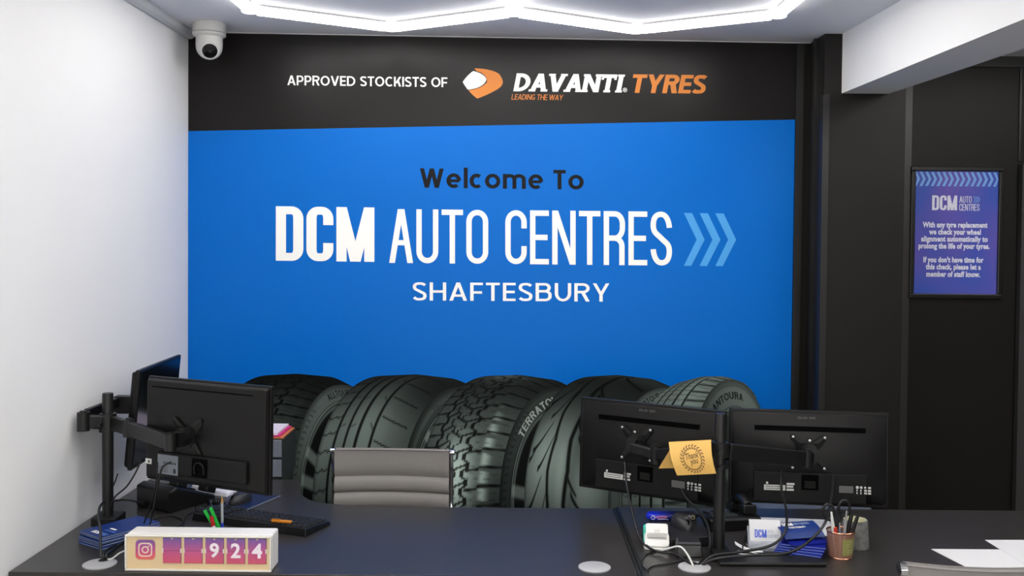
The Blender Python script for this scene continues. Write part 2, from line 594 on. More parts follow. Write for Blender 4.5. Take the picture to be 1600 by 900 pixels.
# black column right of the mural, the wall set back behind it
CY = 4.13
cx0, cx1 = 1.331, 1.682
col_o = struct(MB().box(cx0, cx1, CY, BY + .1, 0, CEIL).build('wall_column', m_black))
MB().box(cx0 - .006, cx0 + .022, CY - .008, CY + .03, 0, CEIL - .26).build('corner_bead', m_blacktrim, col_o)
MB().box(cx0 - .012, cx0, CY + .1, CY + .125, 0, CEIL).build('side_bead', m_blacktrim, col_o)
rw = struct(MB().box(cx1 - .1, RX, BY, BY + .12, 0, CEIL).build('wall_recess', m_black))
sxs = [at_y(1410, 300, BY).x, at_y(1421, 300, BY).x, at_y(1592, 180, BY).x]
MB().box(sxs[0] - .02, sxs[1], BY - .018, BY, 0, CEIL).build('cover_strip', mat('charcoal_strip', (46, 43, 41), .35, var=.04), rw)
MB().box(sxs[1] + .002, sxs[2] - .004, BY - .008, BY, 0, CEIL - .0).build('panel', m_black, rw)
MB().box(sxs[2] + .004, RX, BY - .008, BY, 2.09, CEIL - .0).build('panel', m_black, rw)
MB().box(sxs[2] - .005, sxs[2] + .005, BY - .014, BY, 2.09, CEIL).build('joint_bead', m_blacktrim, rw)
MB().box(sxs[0], RX, BY - .03, BY, CEIL - .05, CEIL).build('cornice', m_blacktrim, rw)
# door at the right edge of the frame
dx = at_y(1592, 262, BY).x
do = struct(MB().box(dx + .05, dx + .88, BY - .03, BY - .009, .01, 2.02).build('door_1', mat('door_paint', (30, 29, 29), .35, var=.03), None))
fr = MB().box(dx - .005, dx + .05, BY - .045, BY - .009, 0, 2.07).box(dx + .88, dx + .93, BY - .045, BY - .009, 0, 2.07).box(dx + .05, dx + .88, BY - .045, BY - .009, 2.02, 2.07)
fr.build('door_frame', mat('door_frame_paint', (58, 57, 57), .35, var=.03), do)
MB().cyl((dx + .13, BY - .03, 1.0), (dx + .13, BY - .08, 1.0), .009).cyl((dx + .13, BY - .075, 1.0), (dx + .24, BY - .075, 1.0), .009).build('door_handle', m_alu, do, smooth=True)
# white beam running from the column over the room
ZB = at_y(1315, 146, CY).z
b0, b1 = at_y(1315, 146, CY), at_y(1389, 147, CY)
e0, e1 = at_z(1600, 29.7, ZB), at_z(1600, 75.6, ZB)
def ext(a, b, y):
    t = (y - a.y) / (b.y - a.y)
    return (a.x + (b.x - a.x) * t, y)
p, q = ext(b0, e0, FY), ext(b1, e1, FY)
bot = [(p[0], p[1], ZB), (q[0], q[1], ZB), (b1.x, CY, ZB), (b0.x, CY, ZB)]
beam = struct(MB().hexa(bot, [(x, y, CEIL) for x, y, z in bot]).build('ceiling_beam', m_white))

# cable trunking in the corner of the left wall and the ceiling
pr = [(0, 0), (.028, 0), (.032, -.012), (.027, -.028), (.012, -.034), (0, -.032)]
mb = MB()
n = len(pr)
vs = [(LX + a, FY, CEIL + b) for a, b in pr] + [(LX + a, 4.2, CEIL + b) for a, b in pr]
mb.add(vs, [(i, (i + 1) % n, n + (i + 1) % n, n + i) for i in range(n)] + [tuple(range(n - 1, -1, -1)), tuple(range(n, 2 * n))])
struct(mb.build('trim_2', mat('trunking_plastic', (214, 214, 214), .45, var=.02)))

# ================================================================ hexagon ceiling lights
m_tube = mat('lit_tube', (255, 255, 255), .4, var=0, emit=(255, 252, 249), estr=TUBE_POWER * .36)
m_diff = mat('lit_diffuser', (255, 255, 255), .4, var=0, emit=(255, 252, 249), estr=TUBE_POWER * 1.9)
m_tubeback = mat('tube_housing', (176, 176, 180), .4, var=.02)
HW, HS = .505, .583
def honeycomb(label, loc, cells):
    hx = thing('hexagon_light', label, 'ceiling light', loc, world=True, group='honeycomb ceiling lights')
    edges, nodes = {}, {}
    key = lambda p: (round(p[0], 2), round(p[1], 2))
    for cx, cy in cells:
        ps = [(cx, cy + HS), (cx + HW, cy + HS / 2), (cx + HW, cy - HS / 2), (cx, cy - HS), (cx - HW, cy - HS / 2), (cx - HW, cy + HS / 2)]
        for i in range(6):
            a, b = ps[i], ps[(i + 1) % 6]
            k = tuple(sorted((key(a), key(b))))
            edges[k] = (a, b)
            nodes[key(a)] = a
    for a, b in edges.values():
        A, B = Vector((a[0], a[1], 0)), Vector((b[0], b[1], 0))
        d = (B - A).normalized()
        A2, B2 = A + d * .03, B - d * .03
        zt = CEIL
        tb = MB()
        # half-round glowing tube
        sd = Vector((-d.y, d.x, 0))
        prof = [(-.016, -.009), (-.016, -.036), (.016, -.036), (.016, -.009)]
        n = len(prof)
        vs = [p_ + sd * u + Vector((0, 0, zt + v)) for p_ in (A2, B2) for u, v in prof]
        tb.add(vs, [(i, (i + 1) % n, n + (i + 1) % n, n + i) for i in range(n)] + [tuple(range(n - 1, -1, -1)), tuple(range(n, 2 * n))])
        t_o = tb.build('tube', m_tube, hx)
        MB().bar(A2 + Vector((0, 0, zt - .0362)), B2 + Vector((0, 0, zt - .0362)), .029, .003).build('diffuser', m_diff, t_o)
        MB().bar(A2 + Vector((0, 0, zt - .0045)), B2 + Vector((0, 0, zt - .0045)), .030, .009).build('housing', m_tubeback, t_o)
    for a in nodes.values():
        MB().lathe([(.030, -.034), (.034, -.03), (.034, 0)], 12, (a[0], a[1], CEIL)).build('connector', mat('connector_white', (250, 250, 252), .4, var=0, emit=(255, 252, 249), estr=TUBE_POWER * .25), hx)
AP = at_z(612, 46, CEIL - .03)     # rear apex of the left cell
YC = AP.y - HS
cells = []
for r in range(6):
    yc = YC - r * HS * 1.5
    cells += [(AP.x, yc), (AP.x + 2 * HW, yc)] if r % 2 == 0 else [(AP.x + HW, yc)]
honeycomb('white glowing honeycomb of light tubes under the ceiling before the mural', (0, 3.4, CEIL), cells)
honeycomb('white glowing honeycomb of light tubes on the ceiling right of the beam', (2.5, 3.2, CEIL), [(2.55, 3.25 - r * HS * 2.2) for r in range(3)])

# ================================================================ dome security camera
cp = at_z(328, 40, CEIL)
cp.y = 4.04
cp = at_y(327, 41, 4.04)
cc = thing('security_camera', 'white dome security camera mounted on the ceiling in the left corner', 'security camera', (cp.x, 4.04, CEIL))
m_cw = mat('camera_white', (205, 204, 200), .4, var=.02)
MB().lathe([(.066, 0), (.068, -.004), (.068, -.040), (.066, -.042)], 40).build('mount', m_cw, cc, smooth=True)
MB().lathe([(.068, -.044), (.068, -.050), (.062, -.056), (.058, -.058)], 40).build('ring', m_cw, cc, smooth=True)
pf = [(.054, -.056), (.0545, -.085)] + [(.054 * math.cos(R(a)), -.097 - .054 * math.sin(R(a))) for a in range(0, 90, 9)] + [(0, -.151)]
ball = MB().lathe(pf, 40).build('ball', m_cw, cc, smooth=True)
dirv = Vector((.30, -.80, -.50)).normalized()
qm = dirv.to_track_quat('Z', 'Y').to_matrix()
bc = Vector((0, 0, -.097))
MB().lathe([(.037, .034), (.037, .048), (.031, .050)], 32, bc, qm).build('lens_rim', m_cw, ball, smooth=True)
MB().lathe([(.031, .045), (.031, .0505), (.02, .053), (0, .054)], 32, bc, qm).build('lens_window', mat('lens_black', (9, 9, 11), .12, var=0), ball, smooth=True)
MB().lathe([(.008, .0535), (.008, .0555), (0, .056)], 16, bc, qm).build('lens', mat('lens_glint', (40, 40, 48), .1, var=0), ball, smooth=True)

# ================================================================ the mural
mu = thing('wall_mural', 'blue and black welcome mural printed with lettering and five tyres', 'mural', wpt(SL / 2, 0, 0), world=True)
m_blue = mat('mural_blue', (0, 104, 196), .33, spec=.11, var=.015, nscale=3)
m_hdr = mat('mural_black', (20, 17, 16), .33, spec=.18, var=.03, nscale=3)
m_pw = mat('print_white', (250, 249, 244), .5, spec=.2, var=0)
m_pk = mat('print_black', (26, 26, 28), .5, spec=.1, var=0)
m_po = mat('print_orange', (208, 120, 22), .5, var=0)
m_pl = mat('print_lightblue', (66, 160, 230), .5, var=0)
def sof(px, py):                    # distance along the wall of a pixel
    return (W(px, py) - WA).dot(WD)
sr = sof(1238.5, 400)
zl, zr = W(294, 205).z, W(1241, 187).z
def board(mb, s0, s1, za0, za1, zb0, zb1, o0, o1):
    mb.hexa([wpt(s0, o1, za0), wpt(s1, o1, zb0), wpt(s1, o0, zb0), wpt(s0, o0, za0)],
            [wpt(s0, o1, za1), wpt(s1, o1, zb1), wpt(s1, o0, zb1), wpt(s0, o0, za1)])
    return mb
board(MB(), .001, sr, .005, zl, .005, zr, .0005, .0025).build('blue_panel', m_blue, mu)
board(MB(), .001, sr, zl, CEIL - .008, zr, CEIL - .008, .0005, .0025).build('black_header', m_hdr, mu)
board(MB(), sr + .001, sr + .035, .005, CEIL - .008, .005, CEIL - .008, .0, .012).build('edge_strip', m_blacktrim, mu)
OF = .0032
words_px('APPROVED STOCKISTS OF', GEO, .10, 449, 699, 133.0, 136.2, 15.2, OF, m_pw, mu)
words_px('DAVANTI', SLAB, .04, 802, 968, 142.5, 144.5, 28, OF, m_pw, mu)
words_px('TYRES', ITAL, .045, 984, 1101, 145, 146.3, 29, OF, m_po, mu)
LEAD = dict(ITAL, t=.13, h=.12)
words_px('LEADING THE WAY', LEAD, .06, 799, 879, 155.6, 156.6, 8.6, OF, m_po, mu)
def pxpoly(mb, pts, off):
    # fan from the first point list, clockwise in the picture is reversed to face the room
    mb.poly([W(x, y, off) for x, y in pts])
# registered mark
mb = MB()
for k in range(18):
    a, b = 2 * math.pi * k / 18, 2 * math.pi * (k + 1) / 18
    mb.poly([W(976.5 + r * math.cos(t), 140.5 - r * math.sin(t), OF) for r, t in ((2.7, a), (3.4, a), (3.4, b), (2.7, b))])
text_px(mb, 'R', GEO, 0, 975.2, 977.9, 142.2, 142.2, 3.4, OF)
mb.build('registered_mark', m_pw, mu)
# shield shaped logo
def bezpx(segs):
    out = []
    for p0, c0, c1, p1 in segs:
        for k in range(8):
            t = k / 8
            out.append(tuple((1 - t) ** 3 * p0[i] + 3 * t * (1 - t) ** 2 * c0[i] + 3 * t * t * (1 - t) * c1[i] + t ** 3 * p1[i] for i in (0, 1)))
    return out
org = bezpx([((741, 107), (752, 106), (776, 110), (781, 117)), ((781, 117), (788, 127), (787, 133), (778, 139)), ((778, 139), (768, 145), (757, 150), (746, 154)), ((746, 154), (741, 151), (736, 146), (732, 141)), ((732, 141), (744, 140), (757, 135), (761, 128)), ((761, 128), (762, 118), (752, 112), (741, 110.5))])
wht = bezpx([((739.5, 111), (748, 113), (758, 117), (760, 124)), ((760, 124), (758, 134), (744, 139), (731, 140)), ((731, 140), (728, 136), (725, 132), (723, 128)), ((723, 128), (727, 122), (733, 115), (739.5, 111))])
def fan(mb, pts, c, off):
    n = len(pts)
    for i in range(n):
        tri = [pts[i], pts[(i + 1) % n], c]
        ar = sum(tri[k][0] * tri[(k + 1) % 3][1] - tri[(k + 1) % 3][0] * tri[k][1] for k in range(3))
        if ar > 0:
            tri = [tri[0], tri[2], tri[1]]
        mb.poly([W(x, y, off) for x, y in tri])
mb = MB()
mb.poly([W(x, y, OF) for x, y in reversed(org)])
mb.build('logo_arrow', m_po, mu)
mb = MB()
fan(mb, wht, (741, 127), OF)
mb.build('logo_arrow', m_pw, mu)
words_px('Welcome To', dict(GEO, t=.2, h=.18), .13, 656, 912, 293.2, 296.2, 30.3, OF, m_pk, mu)
words_px('DCM', BOLD, .055, 431, 585, 407.2, 409.2, 85, OF, m_pw, mu)
words_px('AUTO CENTRES', THIN, .065, 608, 1050, 410.8, 415, 84.2, OF, m_pw, mu)
words_px('SHAFTESBURY', dict(GEO, t=.15, h=.135), .14, 645, 952, 469.4, 471.3, 28.4, OF, m_pw, mu)
for k in range(3):
    x = 1068.5 + 24.6 * k
    mb = MB()
    mb.poly([W(a, b, OF) for a, b in ((x, 415.3 + .2 * k), (x + 11.5, 415.5 + .2 * k), (x + 32.5, 374.5), (x + 20, 374.5))])
    mb.poly([W(a, b, OF) for a, b in ((x + 20, 374.5), (x + 32.5, 374.5), (x + 13, 333 + .3 * k), (x, 332.6 + .3 * k))])
    mb.build('chevron', m_pl, mu)

# ---------------------------------------------------------------- the five printed tyres
def vcol_mat():
    m = bpy.data.materials.new('tyre_print_ink')
    m.use_nodes = True
    b = m.node_tree.nodes['Principled BSDF']
    at = m.node_tree.nodes.new('ShaderNodeAttribute')
    at.attribute_name = 'ink'
    m.node_tree.links.new(at.outputs['Color'], b.inputs['Base Color'])
    b.inputs['Roughness'].default_value = .42
    b.inputs['Specular IOR Level'].default_value = .1
    return m
m_ink = vcol_mat()
o3 = np.array(CM).reshape(3, 3)
WNv, WAv = np.array(WN), np.array(WA)
def W_np(px, py, off):
    d = np.stack([(px - 800) / FPX, -(py - PPY) / FPX, -np.ones_like(px)], -1) @ o3.T
    p0 = WAv + WNv[None, :] * np.asarray(off).reshape(-1, 1) if np.ndim(off) else WAv + WNv * off
    o = np.array([0, 0, CAMZ])
    t = ((p0 - o) @ WNv) / (d @ WNv)
    return o + d * t[:, None]
def ell(cx, a, b, ph, n=2.2, cy=790.0):
    c_, s_ = np.cos(ph), np.sin(ph)
    bb = np.where(s_ < 0, b * .86, b)
    return cx + a * np.sign(c_) * np.abs(c_) ** (2 / n), cy - bb * np.sign(s_) * np.abs(s_) ** (2 / 2.05)
def grid_obj(name, X, Y, col, off, parent):
    """regular grid of printed ink: X,Y in photo pixels on the wall, col linear rgb"""
    nu, nv = X.shape
    offs = np.broadcast_to(np.asarray(off), X.shape).reshape(-1)
    P = W_np(X.reshape(-1), Y.reshape(-1), offs)
    P[:, 2] = np.maximum(P[:, 2], .01)
    idx = np.arange(nu * nv).reshape(nu, nv)
    q = np.stack([idx[:-1, :-1], idx[1:, :-1], idx[1:, 1:], idx[:-1, 1:]], -1).reshape(-1, 4)
    # make all faces look into the room
    a, b, c_, d_ = (P[q[:, k]] for k in range(4))
    nn = np.cross(c_ - a, d_ - b) @ WNv
    q = np.where((nn < 0)[:, None], q[:, ::-1], q)
    q = q[np.abs(nn) > 1e-10]
    me = bpy.data.meshes.new(name)
    me.vertices.add(len(P))
    me.vertices.foreach_set('co', P.reshape(-1).astype(np.float32))
    me.loops.add(len(q) * 4)
    me.loops.foreach_set('vertex_index', q.reshape(-1).astype(np.int32))
    me.polygons.add(len(q))
    me.polygons.foreach_set('loop_start', np.arange(0, len(q) * 4, 4, dtype=np.int32))
    me.update()
    at = me.color_attributes.new('ink', 'FLOAT_COLOR', 'POINT')
    rgba = np.ones((len(P), 4), np.float32)
    rgba[:, :3] = np.clip(col.reshape(-1, 3), 0, 1)
    at.data.foreach_set('color', rgba.reshape(-1))
    me.materials.append(m_ink)
    o = bpy.data.objects.new(name, me)
    C.objects.link(o)
    o.parent = parent
    o.matrix_parent_inverse = Matrix.Translation(-Vector(parent.location))
    return o
def ss(e0, e1, x):
    t = np.clip((x - e0) / (e1 - e0), 0, 1)
    return t * t * (3 - 2 * t)
def line(d, wd, soft):
    return 1 - ss(wd - soft, wd + soft, np.abs(d))
def fr(x):
    return x - np.floor(x)
GREEN = np.array([.80, 1.0, .90])
def tread(kind, u, ph):
    """u across 0..1, ph angle in degrees (180 = facing, 90 = top) -> groove mask, brightness"""
    g = np.zeros_like(u)
    if kind == 'sport':             # four straight grooves
        for gu, wd in ((.19, .017), (.33, .017), (.475, .019), (.65, .017)):
            g = np.maximum(g, line(u - gu, wd, .008))
        r = (ph - 90) / 9.0
        sh = np.where(u < .19, line(fr(r + u * 1.0 + .25 * np.abs(fr(u * 11) - .5)) - .5, .055, .03), 0) * .9
        sh2 = np.where((u > .67) & (u < .93), line(fr(r * .66 + .1 - (u - .67) * 1.4) - .5, .035, .02) * ss(.67, .70, u), 0)
        s3 = np.where((u > .33) & (u < .41), line(fr(r * .5 + u * 1.5) - .5, .02, .015), 0) * .8
        s4 = np.where((u > .58) & (u < .65), line(fr(r * .5 - u * 4) - .5, .03, .02), 0) * .9
        s5 = np.where((u > .20) & (u < .27), line(fr(r * .5 + u * 1.2 + .3) - .5, .02, .015), 0) * .7
        g = np.maximum.reduce([g, sh, sh2, s3, s4, s5])
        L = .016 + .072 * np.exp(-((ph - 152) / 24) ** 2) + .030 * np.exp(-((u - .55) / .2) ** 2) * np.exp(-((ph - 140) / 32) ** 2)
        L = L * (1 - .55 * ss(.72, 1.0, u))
    elif kind == 'terrain':         # chunky interlocking blocks
        r = (ph - 90) / 8.0
        def zz(c, amp, p_):
            s_ = np.sin(r * 2 * math.pi + p_)
            return c + amp * np.sign(s_) * np.minimum(1, np.abs(s_) * 1.9)
        z1, z2, z3, z4 = zz(.19, .022, 0), zz(.62, .028, 1.3), zz(.335, .036, 2.6), zz(.475, .036, 4.2)
        g = np.maximum.reduce([line(u - z1, .021, .006), line(u - z2, .023, .006), line(u - z3, .014, .006), line(u - z4, .014, .006)])
        a = np.where((u > .19) & (u < .345), line(fr(r + u * 2.6) - .5, .075, .03), 0)
        b = np.where((u >= .33) & (u < .49), line(fr(r - u * 2.4 + .35) - .5, .075, .03), 0)
        b2 = np.where((u >= .47) & (u < .63), line(fr(r + u * 2.2 + .1) - .5, .075, .03), 0)
        c = np.where(u <= .19, line(fr(r * 1.3 + .8 * u) - .5, .09, .04), 0)
        d = np.where((u > .63) & (u < .97), line(fr(r * .9 + .15 + (u - .63) * .6 + .06 * np.sign(u - .78)) - .5, .075, .03), 0)
        si = np.where((u > .24) & (u < .60), line(fr(r * 2.0 + .22 * np.sign(np.sin(u * 70))) - .5, .035, .03), 0) * .5
        sj = np.where((u > .65) & (u < .95), line(fr(r * 2.7 + .08 * np.sign(np.sin(u * 60))) - .5, .05, .05), 0) * .45
        g = np.maximum.reduce([g, a, b, b2, c, d, si, sj])
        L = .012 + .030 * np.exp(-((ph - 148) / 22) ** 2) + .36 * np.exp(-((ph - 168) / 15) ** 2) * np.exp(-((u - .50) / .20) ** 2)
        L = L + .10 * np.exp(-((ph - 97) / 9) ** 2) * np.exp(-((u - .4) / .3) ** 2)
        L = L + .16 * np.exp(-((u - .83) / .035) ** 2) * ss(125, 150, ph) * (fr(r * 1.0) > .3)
    elif kind == 'rain':            # two deep grooves with branching sipes
        r = (ph - 90) / 27.0
        g1 = .42 + .035 * (np.abs(fr(r * .9) - .5) * 2 - .5)
        g2 = .64 + .03 * (np.abs(fr(r * .9 + .5) - .5) * 2 - .5)
        g = np.maximum(line(u - g1, .026, .012), line(u - g2, .024, .012))
        f1 = fr(r + .2)
        for (ua, ub, fa, fb) in ((.05, .30, .05, .62), (.20, .42, .25, .95), (.02, .12, .55, .80), (.70, .95, .30, .85), (.66, .78, .05, .4)):
            t = (u - ua) / (ub - ua)
            tt = np.clip(t, 0, 1)
            inn = ss(-.02, .05, t) * (1 - ss(.95, 1.02, t))
            if ua < .6:
                tgt = fb + (fa - fb) * tt ** 1.6
            else:
                tgt = fa + (fb - fa) * tt ** .7
            g = np.maximum(g, line(f1 - tgt, .055 * (1 - .5 * tt), .018) * inn)
        L = .014 + .15 * np.exp(-((ph - 160) / 21) ** 2) * np.exp(-((u - .32) / .36) ** 2) + .07 * np.exp(-((ph - 168) / 20) ** 2) * np.exp(-((u - .58) / .07) ** 2)
        L = L + .10 * np.exp(-((ph - 172) / 14) ** 2) * np.exp(-((u - .85) / .12) ** 2)
        L = L + .02 * np.exp(-((ph - 92) / 9) ** 2)
    elif kind == 'van':             # straight ribs with fine sipes
        for gu in (.20, .40, .60, .80):
            g = np.maximum(g, line(u - gu, .022, .010))
        r = (ph - 90) / 4.2
        si = line(fr(r + .35 * np.abs(fr(u * 5) - .5)) - .5, .09, .06) * .6
        sh = np.where(u > .82, line(fr(r * .55 + u) - .5, .12, .06), 0) * .9
        g = np.maximum.reduce([g, si, sh])
        L = .035 + .05 * np.exp(-((ph - 125) / 22) ** 2) + .05 * np.exp(-((u - .8) / .2) ** 2)
        L = L + .03 * np.exp(-((ph - 175) / 12) ** 2)
    else:                           # winter: blocks in rows, dark
        r = (ph - 90) / 7.0
        for gu in (.30, .52, .74):
            g = np.maximum(g, line(u - gu - .02 * np.sign(np.sin(r * 6.28)), .018, .008))
        a = line(fr(r + u * 1.2) - .5, .08, .03)
        si = line(fr(r * 3 + .3 * fr(u * 9)) - .5, .10, .08) * .4
        g = np.maximum.reduce([g, a, si])
        L = .007 + .020 * np.exp(-((u - .72) / .2) ** 2) * ss(100, 150, ph) + .012 * np.exp(-((ph - 160) / 25) ** 2)
    return g, L
TYRES = [  # kind, tread profile [(u, cx, a, b)], outer sidewall, rim edge, lettering
    ('winter', [(0, 425, 112, 204), (.45, 462, 104, 206), (.82, 506, 92, 202), (1, 540, 79, 186)], (545, 76, 163), 'ALLTOURA', 1),
    ('sport', [(0, 602, 114, 203), (.45, 648, 108, 205), (.82, 692, 103, 200), (1, 732, 98, 184)], (738, 94, 164), 'PROTOURA', 0),
    ('terrain', [(0, 771, 116, 203), (.45, 808, 109, 204), (.82, 850, 101, 198), (1, 880, 93, 183)], (886, 87, 160), 'TERRATOURA', 2),
    ('rain', [(0, 930, 111, 202), (.45, 962, 106, 204), (.82, 1004, 98, 199), (1, 1048, 88, 181)], (1050, 80, 163), 'PROTOURA', 1),
    ('van', [(0, 1092, 121, 197), (.45, 1108, 105, 202), (.82, 1124, 86, 202), (1, 1146, 66, 196)], (1149, 49, 150), 'VANTOURA', 1),
]
tyre_tilt = [-.2, 0, .1, .2, 0]
for ti, (kind, prof, rim, word, wstyle) in enumerate(TYRES):
    base = .0030 + ti * .0016
    us = np.array([p_[0] for p_ in prof])
    root = None
    # tread
    nu, nv = 150, 260
    U, PH = np.meshgrid(np.linspace(0, 1, nu), np.linspace(262, 58, nv), indexing='ij')
    cxs = np.interp(U, us, [p_[1] for p_ in prof])
    as_ = np.interp(U, us, [p_[2] for p_ in prof])
    bs = np.interp(U, us, [p_[3] for p_ in prof])
    X, Y = ell(cxs, as_, bs, np.radians(PH))
    g, L = tread(kind, U, PH)
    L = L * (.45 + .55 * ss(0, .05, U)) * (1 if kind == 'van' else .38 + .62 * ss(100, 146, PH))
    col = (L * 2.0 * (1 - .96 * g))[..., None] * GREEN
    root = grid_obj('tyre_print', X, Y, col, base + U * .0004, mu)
    # shoulder wrapping round to the far side, sidewall, rim
    kk, ph = np.meshgrid(np.linspace(0, 1, 46), np.radians(np.linspace(262, -60, 300)), indexing='ij')
    tc, ta, tb_ = (prof[-2][i_] * .18 + prof[-1][i_] * .82 for i_ in (1, 2, 3))
    X, Y = ell(tc + (rim[0] - tc) * kk, ta + (rim[1] - ta) * kk, tb_ + (rim[2] - tb_) * kk, ph)
    deg = np.degrees(ph)
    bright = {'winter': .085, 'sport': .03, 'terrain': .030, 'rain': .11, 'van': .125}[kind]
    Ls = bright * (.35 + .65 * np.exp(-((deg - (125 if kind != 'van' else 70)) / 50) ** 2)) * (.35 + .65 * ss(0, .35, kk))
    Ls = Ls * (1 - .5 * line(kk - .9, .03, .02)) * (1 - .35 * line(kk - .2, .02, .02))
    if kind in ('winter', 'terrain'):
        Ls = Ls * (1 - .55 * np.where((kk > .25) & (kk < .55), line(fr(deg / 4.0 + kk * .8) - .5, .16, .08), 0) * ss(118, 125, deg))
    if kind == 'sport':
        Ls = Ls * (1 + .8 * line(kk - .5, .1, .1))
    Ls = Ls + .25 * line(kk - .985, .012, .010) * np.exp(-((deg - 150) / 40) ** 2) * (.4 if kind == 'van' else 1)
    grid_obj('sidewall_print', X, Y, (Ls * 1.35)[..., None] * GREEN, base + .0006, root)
    kk, ph = np.meshgrid(np.linspace(.02, 1, 40), np.radians(np.linspace(270, -90, 320)), indexing='ij')
    X, Y = ell(rim[0] + (1 - kk) * 14, rim[1] * kk, rim[2] * kk, ph)
    deg = np.degrees(ph)
    sp = np.zeros_like(kk)
    for a in {'winter': (20, 80, 149, 166, 220), 'sport': (30, 138, 200, 260), 'terrain': (20, 90, 172, 230), 'rain': (15, 85, 158, 225), 'van': (20, 80, 140, 200, 260)}[kind]:
        sp = np.maximum(sp, line((deg - a) * np.maximum(kk, .15), 3.2, 1.2) * (.35 + .65 * ss(.97, .85, kk) if False else 1))
    Lr = .004 + .13 * sp * (.5 + .5 * np.cos(np.radians(deg - 150)) ** 2) + .10 * line(kk - .975, .015, .01)
    if kind == 'van':
        Lr = Lr * .5 + .03
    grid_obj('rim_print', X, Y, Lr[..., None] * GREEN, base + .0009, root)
    # lettering along the sidewall
    wd, polys = text_polys(word, dict(GEO, t=.2, h=.17), .12)
    kmid, cap = {'terrain': (.70, .42), 'van': (.40, .24)}.get(kind, (.42, .38))
    a_start, a_end = {'winter': (108, 82), 'sport': (122, 98), 'terrain': (140, 84), 'rain': (122, 94), 'van': (127, 77)}[kind]
    tm = MB()
    for q in polys:
        pts = []
        for a, b in q:
            phd = R(a_start + (a_end - a_start) * a / wd)
            k2 = kmid + .25 - b * cap
            x_, y_ = ell(np.array([tc + (rim[0] - tc) * k2]), np.array([ta + (rim[1] - ta) * k2]), np.array([tb_ + (rim[2] - tb_) * k2]), np.array([phd]))
            pts.append(W(float(x_[0]), float(y_[0]), base + .0011))
        nrm = (pts[1] - pts[0]).cross(pts[2] - pts[1])
        if nrm.dot(WN) < 0:
            pts.reverse()
        tm.poly(pts)
    tm.build('tyre_lettering', m_pk if wstyle == 1 else mat('print_grey', (150, 158, 152) if wstyle == 2 else (20, 22, 22), .5, var=0) if wstyle == 2 else mat('print_dark', (14, 16, 16), .5, var=0), None).parent = root
    bpy.context.view_layer.update()

# ================================================================ poster in a black frame on the recessed wall
PY = BY - .008
pc = at_y(1492, 363.5, PY)
pw = at_y(1564, 363, PY).x - at_y(1420, 363, PY).x
ph_ = at_y(1492, 261, PY).z - at_y(1492, 466.5, PY).z
po = thing('framed_poster', 'purple blue notice poster in a black frame on the dark wall', 'poster', (pc.x, PY, pc.z - ph_ / 2))
m_frame = mat('frame_black', (20, 20, 21), .3, var=.03)
bw = .022
hw, hh = pw / 2, ph_
MB().box(-hw, hw, -.022, 0, 0, bw).build('frame_rail', m_frame, po, bev=.004)
MB().box(-hw, hw, -.022, 0, hh - bw, hh).build('frame_rail', m_frame, po, bev=.004)
MB().box(-hw, -hw + bw, -.022, 0, bw, hh - bw).build('frame_stile', m_frame, po, bev=.004)
MB().box(hw - bw, hw, -.022, 0, bw, hh - bw).build('frame_stile', m_frame, po, bev=.004)
pm = bpy.data.materials.new('poster_print')
pm.use_nodes = True
nt = pm.node_tree
bs_ = nt.nodes['Principled BSDF']
tc = nt.nodes.new('ShaderNodeTexCoord')
mp = nt.nodes.new('ShaderNodeMapping')
mp.inputs['Scale'].default_value = (1.6, 1, 1.1)
mp.inputs['Rotation'].default_value = (0, R(30), 0)
nt.links.new(tc.outputs['Object'], mp.inputs['Vector'])
nz = nt.nodes.new('ShaderNodeTexNoise')
nz.inputs['Scale'].default_value = 2.2
nz.inputs['Detail'].default_value = 1
nt.links.new(mp.outputs[0], nz.inputs['Vector'])
cr = nt.nodes.new('ShaderNodeValToRGB')
cr.color_ramp.elements[0].position, cr.color_ramp.elements[1].position = .38, .62
cr.color_ramp.elements[0].color, cr.color_ramp.elements[1].color = srgb((66, 92, 190)), srgb((106, 92, 184))
nt.links.new(nz.outputs['Fac'], cr.inputs[0])
nt.links.new(cr.outputs[0], bs_.inputs['Base Color'])
bs_.inputs['Roughness'].default_value = .25
sheet = MB().box(-hw + bw, hw - bw, -.010, -.004, bw, hh - bw).build('poster_sheet', pm, po)
iw, ih = pw - 2 * bw, hh - 2 * bw
xl = -hw + bw
m_pp = mat('poster_lettering', (232, 232, 248), .35, var=0)
m_pb = mat('poster_stripe', (126, 176, 240), .35, var=0)
fz = lambda a, b: (a, -.0106, b)
nst = 15
for k in range(nst):
    x0 = xl + iw * (k - .25) / nst * 1.02
    dxs, sw = iw / nst * .62, iw / nst * .50
    zt, zm, zb = hh - bw - .004, hh - bw - .004 - ih * .058, hh - bw - .004 - ih * .116
    cl = lambda v: min(max(v, xl + .001), -xl - .001)
    mb = MB()
    mb.poly([(cl(a), -.0106, b) for a, b in ((x0, zt), (x0 + dxs, zm), (x0 + dxs + sw, zm), (x0 + sw, zt))][::-1])
    mb.poly([(cl(a), -.0106, b) for a, b in ((x0 + dxs, zm), (x0, zb), (x0 + sw, zb), (x0 + dxs + sw, zm))][::-1])
    mb.build('stripe', m_pb, sheet)
def glyph_line(txt, st, track, x0, x1, z0, cap, yoff, m, parent, name='lettering'):
    wd, polys = text_polys(txt, st, track)
    mb = MB()
    for i, q in enumerate(polys):
        pts = [(x0 + (x1 - x0) * a / wd, yoff - (i % 30) * 1.2e-5, z0 + b * cap) for a, b in q]
        ar = sum(q[k][0] * q[(k + 1) % len(q)][1] - q[(k + 1) % len(q)][0] * q[k][1] for k in range(len(q)))
        mb.poly(pts if ar > 0 else pts[::-1])
    return mb.build(name, m, parent)
zf = lambda py: (466.5 - py) / 205.5 * hh
xf = lambda px: (px - 1491) / 144.0 * pw
